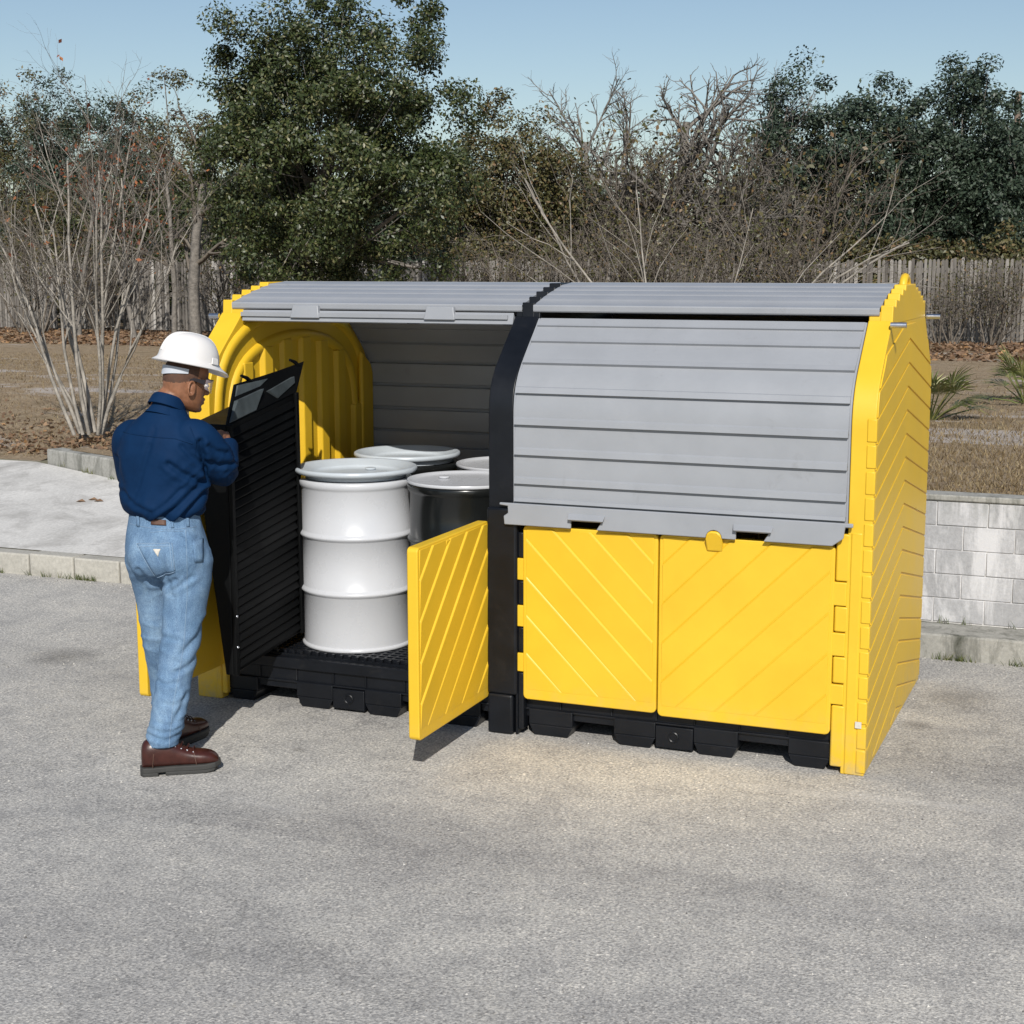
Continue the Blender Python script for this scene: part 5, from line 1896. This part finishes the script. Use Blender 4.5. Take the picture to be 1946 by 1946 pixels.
def leafy_tree(name, base, height_to, crown, rad, mat, bark, label, group, n_clump=200, per=90, leaf=0.045, clump_r=0.30, hollow=0.45, ragged=0.35, trunk_r=0.16, aspect=0.5,
               squash=0.8, limbs=7, twigs=60, seed=0, zfloor=-1.0, cat='tree'):
    t = empty(name, base, label, cat, group)
    B = np.array(base)
    c = np.array(crown) - B
    C = crown_centers(c, rad, n_clump, seed, hollow, ragged, zfloor)
    P, nr = clump_cloud(C, rng.uniform(0.55, 1.35, len(C)) * clump_r, per, squash=squash)
    outd = P - c
    outd /= np.linalg.norm(outd, axis=1)[:, None] + 1e-9
    v, f = leaves(P, outd * 0.7 + nr * 0.5 + np.array([0, 0, 0.45]), leaf, aspect)
    fast_mesh('crown', v, f, mat, t)
    L = []
    z0 = c[2] - rad[2] * 0.55
    k = np.linspace(0, 1, 8)
    bend = rng.normal(0, 0.12, 2)
    top = np.array([c[0] * 0.8, c[1] * 0.8, max(c[2], z0 + 0.3)])
    tp = np.stack([top[0] * k + bend[0] * np.sin(k * 4), top[1] * k + bend[1] * np.sin(k * 3), top[2] * k], 1)
    L.append((tp, trunk_r * (1 - 0.6 * k)))
    idx = rng.choice(len(C), min(limbs + twigs, len(C)), replace=False)
    for j, i in enumerate(idx):
        q = rng.uniform(0.35, 0.95)
        st = np.array([np.interp(q, k, tp[:, a]) for a in range(3)])
        en = C[i] * 1.03 - c * 0.03
        mid = (st + en) / 2 + rng.normal(0, 0.12, 3) + np.array([0, 0, -0.1])
        s_ = np.linspace(0, 1, 6)[:, None]
        pts = st * (1 - s_) ** 2 + 2 * mid * s_ * (1 - s_) + en * s_ ** 2
        r0 = trunk_r * (0.35 if j < limbs else 0.10)
        L.append((pts, np.linspace(r0, r0 * 0.25, 6)))
    v, f = tubes(L, 7)
    fast_mesh('trunk', v, f, bark, t, True)
    return t

def bare_tree(name, base, stems, spec, bark, twig, label, group, leaf_mat=None, leaf_n=0, leaf=0.05, fat=0.08, cat='tree', split=1, lsig=0.15):
    """stems: list of (direction, length, radius)"""
    t = empty(name, base, label, cat, group)
    out, tips = {}, []
    for d, L, r in stems:
        q0 = np.array(d[:2]) / (np.linalg.norm(d) + 1e-9) * (0.30 if len(stems) > 6 else 0.0)
        grow((q0[0] + rng.normal(0, fat * 0.35), q0[1] + rng.normal(0, fat * 0.6), -0.03), d, L, r, 0, spec, out, tips)
    v, f = tubes(lines_at(out, range(0, split + 1)), 6)
    fast_mesh('stems' if len(stems) > 1 else 'trunk', v, f, bark, t, True)
    lv = lines_at(out, range(split + 1, len(spec)))
    if lv:
        v, f = tubes(lv, 3)
        fast_mesh('twigs', v, f, twig, t, True)
    if leaf_mat is not None and leaf_n:
        T = np.array(tips)
        i = rng.integers(0, len(T), leaf_n)
        P = T[i] + rng.normal(0, lsig, (leaf_n, 3))
        v, f = leaves(P, rng.normal(0, 1, (leaf_n, 3)), leaf, 0.6)
        fast_mesh('leaves', v, f, leaf_mat, t)
    return t

GB = 'trees and scrub behind the shelter'
# big dark evergreen oak
ox = px_x(625, 16, 4)
leafy_tree('oak_tree', (ox - 0.6, 16.2, 0.82), 6, (ox, 16.0, 4.15), (2.45, 1.9, 2.55), M['oak_leaf'], M['grey_bark'],
           'big dense dark green oak rising behind the open bay', GB, 460, 290, 0.036, 0.34, 0.35, 0.32, 0.17, seed=3, twigs=120)
# lower wings of the same kind of foliage, right of the oak
x = px_x(960, 23.8, 3)
leafy_tree('scrub_tree', (x, 23.8, 0.82), 6, (x, 23.8, 3.4), (1.9, 1.3, 2.4), M['olive_leaf'], M['grey_bark'],
           'olive green scrubby tree between the oak and the bare trees', GB, 280, 150, 0.042, 0.36, 0.25, 0.40, 0.12, seed=8, twigs=170)
x = px_x(800, 25.0, 3)
leafy_tree('scrub_tree', (x, 25.4, 0.82), 6, (x, 25.4, 2.7), (2.6, 1.0, 1.8), M['cedar_leaf'], M['grey_bark'],
           'shaded dark scrub tree low behind the oak', GB, 220, 150, 0.046, 0.38, 0.2, 0.4, 0.12, seed=12, twigs=60)
# left background
lab = ['tall dark olive scrub tree at the far left edge', 'dark green thin scrub tree behind the leafless shrub on the left', 'brownish olive scrub tree left of the oak']
for i, (u, y, rx, rz, zc, mt) in enumerate(((20, 27, 3.4, 3.4, 3.9, 'olive_leaf'), (165, 25.5, 2.6, 2.9, 3.7, 'cedar_leaf'), (315, 26.5, 3.0, 3.0, 3.6, 'olive_leaf'))):
    x = px_x(u, y, 3)
    leafy_tree('scrub_tree', (x, y, 0.8), 6, (x, y, zc), (rx, 1.4, rz), M[mt], M['grey_bark'], lab[i], GB, 300, 150, 0.043, 0.38, 0.2, 0.45, 0.11, seed=20 + i, twigs=200)
for i, (u, y, rx, rz, zc, lb) in enumerate(((235, 23.6, 1.5, 1.5, 2.6, 'low olive scrub tree over the fence behind the saplings'), (90, 23.8, 1.7, 1.5, 2.6, 'low olive scrub tree over the fence behind the leafless shrub'), (395, 23.4, 1.4, 1.6, 2.9, 'olive scrub tree over the fence at the left side of the oak'))):
    x = px_x(u, y, 3)
    leafy_tree('scrub_tree', (x, y, 0.8), 4, (x, y, zc), (rx, 0.8, rz), M['oak_leaf' if i != 1 else 'olive_leaf'], M['grey_bark'], lb, GB, 120, 110, 0.042, 0.34, 0.1, 0.5, 0.07, seed=80 + i, twigs=120)
# rust-leaved saplings in front of the fence
sap_lab = ['slim sapling with rusty leaves nearest the leafless shrub', 'slim pale-trunked sapling with orange leaves in front of the fence', 'thin sapling with a few orange leaves left of the oak']
for i, (u, y, h, nl) in enumerate(((150, 19.5, 3.4, 420), (255, 19.0, 3.0, 210), (330, 18.6, 3.6, 110))):
    x = px_x(u, y, 1)
    bare_tree('sapling', (x, y, 0.8), [((rng.normal(0, .06), 0, 1), h, 0.060)], [(9, 0.9, 0.5, 0.07, 0.01), (6, 0.8, 0.5, 0.13, 0.01), (4, 0.8, 0.5, 0.16, 0.0)],
              M['grey_bark'], M['brown_bark'], sap_lab[i], GB, M['rust_leaf'], nl, 0.040, 0.01, split=0, lsig=0.07)
x = px_x(372, 18.8, 1)
bare_tree('bare_tree', (x, 18.8, 0.8), [((0.02, 0, 1), 3.6, 0.13)], [(9, 0.9, 0.42, 0.05, 0.01), (6, 0.8, 0.5, 0.13, 0.02), (5, 0.8, 0.5, 0.16, 0.0)],
          M['grey_bark'], M['brown_bark'], 'grey-trunked leafless tree at the left side of the oak', GB, M['olive_leaf'], 300, 0.04, 0.01, split=0)

# leafless trees in the middle
bare_lab = ['tall leafless grey tree with a forked trunk behind the right bay', 'leafless twiggy tree above the divider', 'fine-twigged leafless tree left of the green trees on the right', 'leafless tree with tangled twigs over the middle of the right roof']
bspec = [(11, 0.75, 0.55, 0.06, 0.03), (8, 0.8, 0.52, 0.12, 0.03), (7, 0.85, 0.5, 0.16, 0.02), (4, 0.8, 0.5, 0.2, 0.0)]
for i, (u, y, h, r) in enumerate(((1265, 25, 4.4, 0.17), (1120, 26, 4.2, 0.11), (1470, 27, 4.3, 0.12), (1370, 24.6, 3.8, 0.09))):
    x = px_x(u, y, 2)
    stems = [((0.20, 0, 1), h, r), ((-0.35, 0.1, 1), h * 0.85, r * 0.7)] if i == 0 else [((rng.normal(0, .1), 0, 1), h, r), ((rng.normal(0, .35), 0.1, 1), h * 0.8, r * 0.7)]
    bare_tree('bare_tree', (x, y, 0.8), stems, bspec, M['grey_bark'], M['grey_bark'], bare_lab[i], GB, M['olive_leaf'], 220, 0.034, 0.05, split=0, lsig=0.04)

# brush along the fence: one twiggy kind, copied
def copy_thing(o, loc, rz, sc, label):
    c = o.copy()
    COL.objects.link(c)
    c.location = loc
    c.rotation_euler = (0, 0, rz)
    c.scale = (sc, sc, sc)
    c['label'] = label
    for ch in o.children:
        d = ch.copy()
        COL.objects.link(d)
        d.parent = c
    return c
brush = bare_tree('brush_shrub', (px_x(1130, 20.2, 1.5), 20.2, 0.82), [((rng.normal(0, .5), rng.normal(0, .3), 1), rng.uniform(1.3, 2.2), 0.022) for _ in range(12)],
                  [(7, 0.7, 0.55, 0.12, 0.03), (6, 0.8, 0.55, 0.18, 0.02), (4, 0.8, 0.5, 0.22, 0.0)], M['brown_bark'], M['brown_bark'],
                  'tangled brown shrub behind the roof by the divider', 'brown shrubs along the fence', M['olive_leaf'], 900, 0.03, 0.25, 'shrub', 0, 0.12)
places = [(1010, 20.6, 1.0, 'tangled brown shrub behind the left roof'), (1230, 20.8, 1.15, 'tangled brown shrub under the forked leafless tree'), (1330, 20.4, 1.0, 'tangled brown shrub behind the middle of the right roof'),
          (1430, 20.9, 1.15, 'taller tangled brown shrub right of the roof middle'), (1510, 21.2, 0.95, 'tangled brown shrub below the blue-green tree'), (1800, 21.2, 0.62, 'tangled brown shrub against the fence, nearest the right panel'),
          (1885, 21.1, 0.78, 'tangled brown shrub against the fence at the right edge'), (60, 20.2, 1.1, 'tangled brown shrub at the far left in front of the fence'), (440, 20.8, 0.9, 'tangled brown shrub under the left side of the oak'),
          (190, 21.2, 0.95, 'tangled brown shrub behind the saplings'), (890, 20.9, 0.95, 'tangled brown shrub under the right side of the oak')]
for k, (u, y, sc, lb) in enumerate(places):
    copy_thing(brush, (px_x(u, y, 1.5), y, 0.8), k * 1.9 + 0.7, sc, lb)

back = [(1075, 24.2, 1.75, 'tall tangled brown thicket behind the fence above the divider'), (1200, 24.6, 1.9, 'tall tangled brown thicket behind the fence left of the forked tree'),
        (1320, 25.6, 1.9, 'tall tangled brown thicket behind the fence right of the forked tree'), (1430, 25.0, 1.9, 'tall tangled brown thicket behind the fence over the right roof'),
        (1530, 25.8, 1.8, 'tall tangled brown thicket behind the fence beside the blue-green tree')]
for k, (u, y, sc, lb) in enumerate(back):
    copy_thing(brush, (px_x(u, y, 1.5), y, 0.8), k * 2.3 + 0.2, sc, lb)
mid_lab = ['small olive scrub tree in front of the leafless trees, by the divider', 'small olive scrub tree among the leafless trees, right of the forked trunk']
for i, (u, y, rx, rz, zc) in enumerate(((1100, 25.2, 1.1, 1.3, 2.9), (1400, 26.2, 1.3, 1.2, 2.7))):
    x = px_x(u, y, 3)
    leafy_tree('scrub_tree', (x, y, 0.8), 4, (x, y, zc), (rx, 0.9, rz), M['cedar_leaf'], M['grey_bark'], mid_lab[i], GB, 110, 80, 0.042, 0.32, 0.1, 0.5, 0.08, seed=60 + i, twigs=120)

# green trees on the right
ct = [(1600, 27.5, 2.1, 2.3, 4.0, 'blue-green dense tree behind the right end of the roof', 5), (1835, 29, 2.0, 2.6, 3.95, 'tall dark green tree with an open top at the right', 6),
      (1960, 28, 1.8, 1.9, 3.2, 'dark green tree cut by the right edge', 7), (1730, 30.5, 1.5, 1.5, 2.6, 'low dark green tree in the gap below the sky', 9)]
for u, y, rx, rz, zc, lb, sd in ct:
    x = px_x(u, y, 3)
    leafy_tree('cedar_tree', (x, y, 0.8), 6, (x, y, zc), (rx, 1.5, rz), M['cedar_leaf'], M['grey_bark'], lb, GB, 300, 180, 0.046, 0.38, 0.25, 0.42, 0.13, seed=sd * 7, twigs=60)
hd_lab = ['low olive hedge shrub looking over the fence, left of the three at the right', 'low olive hedge shrub looking over the fence, middle of the three at the right', 'low olive hedge shrub looking over the fence at the right edge']
for i, u in enumerate((1660, 1790, 1920)):
    x = px_x(u, 24, 2)
    leafy_tree('hedge_shrub', (x, 24, 0.8), 3, (x, 24, 1.95), (1.15, 0.8, 0.85), M['olive_leaf'], M['brown_bark'], hd_lab[i], GB, 130, 80, 0.045, 0.26, 0.1, 0.4, 0.05, seed=40 + i, twigs=80, cat='shrub')

# far woods closing the view
n = 60
C = []
for i in range(1700):
    y = rng.uniform(38, 50)
    u = rng.uniform(-900, 3900)
    hmax = 4.9 + 1.6 * noise.noise(Vector((u * 0.006, 2.2, 0)))
    if 1030 < u < 1520:
        hmax = min(hmax, 2.9)
    if 1640 < u < 1760:
        hmax = 3.0
    if u > 1780:
        hmax = min(hmax, 3.7)
    C.append((px_x(u, y, 3), y, rng.uniform(0.8, max(1.5, hmax))))
P, nr = clump_cloud(np.array(C), 0.95, 60)
v, f = leaves(P, nr + np.array([0, 0, 0.4]), 0.10, 0.6)
tag(fast_mesh('far_woods', v, f, M['cedar_leaf']), 'far dark woods closing the view beyond the fence', 'woods', kind='stuff')

# leafless multi-stemmed shrub on the left, close to the apron
bx_, by_ = -4.62, 5.30
stems = []
dirs = [(-0.62, 0.0, 1), (-0.50, 0.1, 1), (-0.42, -0.1, 1), (-0.33, 0.15, 1), (-0.22, 0.0, 1), (-0.14, -0.1, 1), (-0.05, 0.1, 1), (0.05, 0.0, 1), (0.13, 0.12, 1), (0.22, -0.05, 1), (0.34, 0.1, 1), (-0.28, 0.25, 1), (0.02, 0.28, 1)]
for d in dirs:
    stems.append((d, rng.uniform(1.7, 2.7), rng.uniform(0.013, 0.021)))
bare_tree('crape_myrtle', (bx_, by_, 0.70), stems, [(6, 0.50, 0.55, 0.055, 0.015), (5, 0.65, 0.6, 0.11, 0.02), (4, 0.7, 0.55, 0.16, 0.02), (3, 0.7, 0.5, 0.18, 0.0)],
          M['pale_bark'], M['brown_bark'], 'leafless pale-stemmed shrub fanning out at the left edge', None, M['rust_leaf'], 90, 0.028, 0.11, 'shrub', 1, 0.05)
# its companion behind the right bay
sx = px_x(1290, 8.5, 1)
stems = [((-0.75, 0.1, 1), 2.5, 0.017), ((-0.60, -0.1, 1), 2.7, 0.018), ((-0.42, 0.1, 1), 2.4, 0.014), ((0.85, 0.0, 1), 2.7, 0.018), ((0.70, 0.15, 1), 2.6, 0.016), ((1.0, -0.1, 0.9), 2.6, 0.017),
         ((0.35, 0.1, 1), 2.1, 0.011), ((0.1, -0.1, 1), 1.9, 0.010), ((-0.2, 0.1, 1), 2.0, 0.011), ((-0.9, 0.0, 0.8), 2.0, 0.012), ((1.1, 0.1, 0.8), 2.2, 0.012)]
bare_tree('crape_myrtle', (sx, 8.5, 0.84), stems, [(5, 0.5, 0.5, 0.085, -0.02), (4, 0.6, 0.55, 0.12, 0.02), (4, 0.6, 0.55, 0.16, 0.02)],
          M['pale_bark'], M['brown_bark'], 'leafless pale-stemmed shrub spreading up behind the right bay', None, None, 0, 0.03, 0.06, 'shrub', 1, 0.05)

# palmettos
def palmetto(loc, n, R, label):
    t = empty('palmetto', loc, label, 'palm shrub', 'palmettos on the dry grass')
    V, F = [], []
    stems_ = []
    for k in range(n):
        az = k * 2.4 + rng.uniform(-0.3, 0.3)
        el = rng.uniform(0.15, 1.2)
        d = np.array([math.cos(az) * math.cos(el), math.sin(az) * math.cos(el), math.sin(el)])
        L = R * rng.uniform(0.45, 0.7)
        hub = d * L
        stems_.append((np.array([[0, 0, -0.03], hub * 0.5, hub]), np.array([0.012, 0.008, 0.006])))
        side = np.cross(d, [0, 0, 1.0])
        side /= np.linalg.norm(side)
        up = np.cross(side, d)
        nb = 15
        for j in range(nb):
            a = (j / (nb - 1) - 0.5) * 2.5
            bd = d * math.cos(a) + side * math.sin(a) + up * rng.normal(0, 0.05)
            bl = R * rng.uniform(0.42, 0.55) * (1 - 0.25 * abs(a) / 1.25)
            w = np.cross(bd, up)
            w = w / np.linalg.norm(w) * 0.009
            tip = hub + bd * bl - np.array([0, 0, 0.16 * bl])
            mid = hub + bd * bl * 0.5
            o = len(V)
            V += [hub, mid - w + up * 0.004, tip, mid + w + up * 0.004]
            F.append((o, o + 1, o + 2, o + 3))
    fast_mesh('fronds', np.array(V), np.array(F), M['frond'], t)
    v, f = tubes(stems_, 4)
    fast_mesh('stalks', v, f, M['frond'], t, True)
    return t
palmetto((px_x(1768, 7.6, 1.0), 7.6, 0.85), 24, 0.62, 'yellow-green palmetto just right of the right end panel')
palmetto((px_x(1950, 9.8, 1.0), 9.8, 0.85), 22, 0.60, 'yellow-green palmetto cut by the right edge')

# utility pole and a pale house far off
pl = world_empty('utility_pole', (px_x(1925, 46, 4), 46, 0.8), 'thin brown wooden pole against the sky at the right', 'pole')
m = MB()
px_ = px_x(1925, 46, 4)
m.tube([(px_, 46, 0.6), (px_, 46, 7.6)], [0.14, 0.10], 10)
m.build('shaft', M['pole_wood'], pl, smooth=60)
hs_x = px_x(1738, 56, 2)
hs = world_empty('house', (hs_x, 56, 0.8), 'pale house with a light roof glimpsed between the right-hand trees', 'house')
m = MB()
m.box(hs_x - 4, hs_x + 4, 56, 62, 0.6, 3.0)
m.build('wall', M['cream'], hs)
m = MB()
m.prism([(55.6, 3.0), (62.4, 3.0), (59, 4.4)], hs_x - 4.4, hs_x + 4.4, YZ)
m.build('roof', M['band'], hs)

# leaf litter and dry tufts
def scatter_leaves(name, n, gen, size, mat, label):
    P = np.array([gen() for _ in range(n)])
    P[:, 2] = [ground_z(a, b) + 0.012 for a, b in P[:, :2]]
    N = np.tile(np.array([0, 0, 1.0]), (n, 1))
    v, f = leaves(P, N, size, 0.6, 0.45)
    return tag(fast_mesh(name, v, f, mat), label, 'leaves', kind='stuff')
def g1():
    x = rng.uniform(-8.5, -2.2)
    return (x, rear_y(x) + 0.25 + abs(rng.normal(0, 0.9)), 0)
scatter_leaves('fallen_leaves', 2600, g1, 0.032, M['brown_leaf'], 'brown fallen leaves along the back of the pale apron')
def g2():
    y = rng.uniform(16.5, 21.8)
    return (rng.uniform(-24, 6), y, 0)
scatter_leaves('leaf_litter', 16000, g2, 0.055, M['brown_leaf'], 'thick brown leaf litter along the foot of the fence')

def tufts(name, n, gen, h, mat, label):
    V = np.zeros((n, 4, 3))
    for i in range(n):
        x, y = gen()
        z = ground_z(x, y)
        a = rng.uniform(0, 6.28)
        w = 0.004 + 0.003 * rng.random()
        l = h * rng.uniform(0.5, 1.3)
        lean = rng.normal(0, 0.6, 2) * l
        dx, dy = math.cos(a) * w, math.sin(a) * w
        V[i] = [(x - dx, y - dy, z - 0.01), (x + dx, y + dy, z - 0.01), (x + lean[0] + dx * .3, y + lean[1] + dy * .3, z + l), (x + lean[0] - dx * .3, y + lean[1] - dy * .3, z + l)]
    tag(fast_mesh(name, V.reshape(-1, 3), np.arange(n * 4).reshape(-1, 4), mat), label, 'grass', kind='stuff')
def g3():
    u = rng.uniform(1740, 2000)
    y = 2.75 + abs(rng.normal(0, 4.0))
    return (px_x(u, y, 0.9), y)
M['dry_blade'] = make_leaf('dry_grass_blades', [(0.0, (0.12, 0.085, 0.045)), (0.6, (0.22, 0.165, 0.095)), (1.0, (0.32, 0.26, 0.16))], 0.9, 0.1, 0.1)
tufts('dry_grass', 6000, g3, 0.026, M['dry_blade'], 'short dry brown grass above the block wall')
def g4():
    y = rng.uniform(4.9, 14)
    x = px_x(rng.uniform(-40, 420), y, 0.8)
    return (x, max(y, rear_y(x) + 0.2))
tufts('brown_grass', 7000, g4, 0.026, M['dry_blade'], 'short dry brown grass behind the pale apron')
# weeds in the joints at the foot of the kerb and wall
M['weed'] = make_leaf('green_weeds', [(0.0, (0.05, 0.075, 0.018)), (0.6, (0.10, 0.13, 0.035)), (1.0, (0.20, 0.18, 0.07))], 0.6, 0.1)
V = []
for i in range(46):
    side = rng.random()
    if side < 0.4:
        cx_, cy_, cz_ = rng.uniform(-3.4, -1.9), 2.250, 0.0
    elif side < 0.7:
        cx_, cy_, cz_ = rng.uniform(3.5, 4.6), 2.236, 0.0
    elif side < 0.85:
        cx_ = rng.uniform(-4.7, -3.2)
        cy_ = rear_y(cx_) - 0.01
        cz_ = slab_z(cy_)
    else:
        cx_, cy_, cz_ = rng.uniform(3.5, 4.6), 2.545, 0.145
    for k in range(int(rng.uniform(5, 16))):
        a = rng.uniform(0, 6.28)
        l_ = rng.uniform(0.015, 0.055)
        ox_, oy_ = rng.normal(0, 0.02), -abs(rng.normal(0, 0.008))
        dx, dy = math.cos(a) * 0.0025, math.sin(a) * 0.0025
        ex, ey = rng.normal(0, 0.4) * l_, -abs(rng.normal(0, 0.4)) * l_
        p = (cx_ + ox_, cy_ + oy_, cz_)
        V += [(p[0] - dx, p[1] - dy, p[2]), (p[0] + dx, p[1] + dy, p[2]), (p[0] + ex + dx * .3, p[1] + ey + dy * .3, p[2] + l_), (p[0] + ex - dx * .3, p[1] + ey - dy * .3, p[2] + l_)]
tag(fast_mesh('weeds', np.array(V), np.arange(len(V)).reshape(-1, 4), M['weed']), 'thin green weeds in the joint along the kerb and wall foot', 'weeds', kind='stuff')
# loose grit on the asphalt
n_ = 2600
gx_ = rng.uniform(-4.5, 6.5, n_)
gy_ = np.where(rng.random(n_) < 0.25, 2.24 - np.abs(rng.normal(0, 0.10, n_)), rng.uniform(-5.2, 2.2, n_))
gs_ = rng.uniform(0.0025, 0.0065, n_)
base = np.stack([gx_, gy_, gs_ * 0.2], 1)
V = np.zeros((n_, 4, 3))
for q in range(3):
    a = rng.uniform(0, 0.8, n_) + q * 2.1
    V[:, q] = base + np.stack([np.cos(a) * gs_, np.sin(a) * gs_, -gs_ * 0.2], 1)
V[:, 3] = base + np.stack([rng.normal(0, .3, n_) * gs_, rng.normal(0, .3, n_) * gs_, gs_ * 0.9], 1)
Fq = []
for i in range(n_):
    o = i * 4
    Fq += [(o, o + 1, o + 3, o + 3), (o + 1, o + 2, o + 3, o + 3), (o + 2, o, o + 3, o + 3)]
gm_ = bpy.data.meshes.new('loose_grit')
gm_.from_pydata([tuple(p) for p in V.reshape(-1, 3)], [], [t[:3] for t in Fq])
gm_.materials.append(make_leaf('grit_stone', [(0.0, (0.10, 0.095, 0.09)), (0.5, (0.30, 0.29, 0.27)), (1.0, (0.58, 0.56, 0.52))], 0.9, 0.0, 0.2))
go_ = bpy.data.objects.new('loose_grit', gm_)
COL.objects.link(go_)
tag(go_, 'loose pale grit scattered over the asphalt', 'grit', kind='stuff')
# twigs and a leaf scrap on the apron
m = MB()
for k, (x, y) in enumerate(((-3.48, 3.69), (-3.40, 3.66), (-3.55, 3.62))):
    z = slab_z(y) + 0.004
    m.add([(x - 0.04, y, z), (x, y - 0.018, z + 0.010), (x + 0.045, y + 0.01, z + 0.004), (x + 0.004, y + 0.022, z + 0.020)], [(0, 1, 2, 3)])
o = m.build('dead_leaf', M['brown_leaf'])
md = o.modifiers.new('thick', 'SOLIDIFY')
md.thickness = 0.003
tag(o, 'small heap of brown dead leaves lying on the pale apron', 'leaf')

for o in scene.objects:
    if '_world' in o:
        del o['_world']
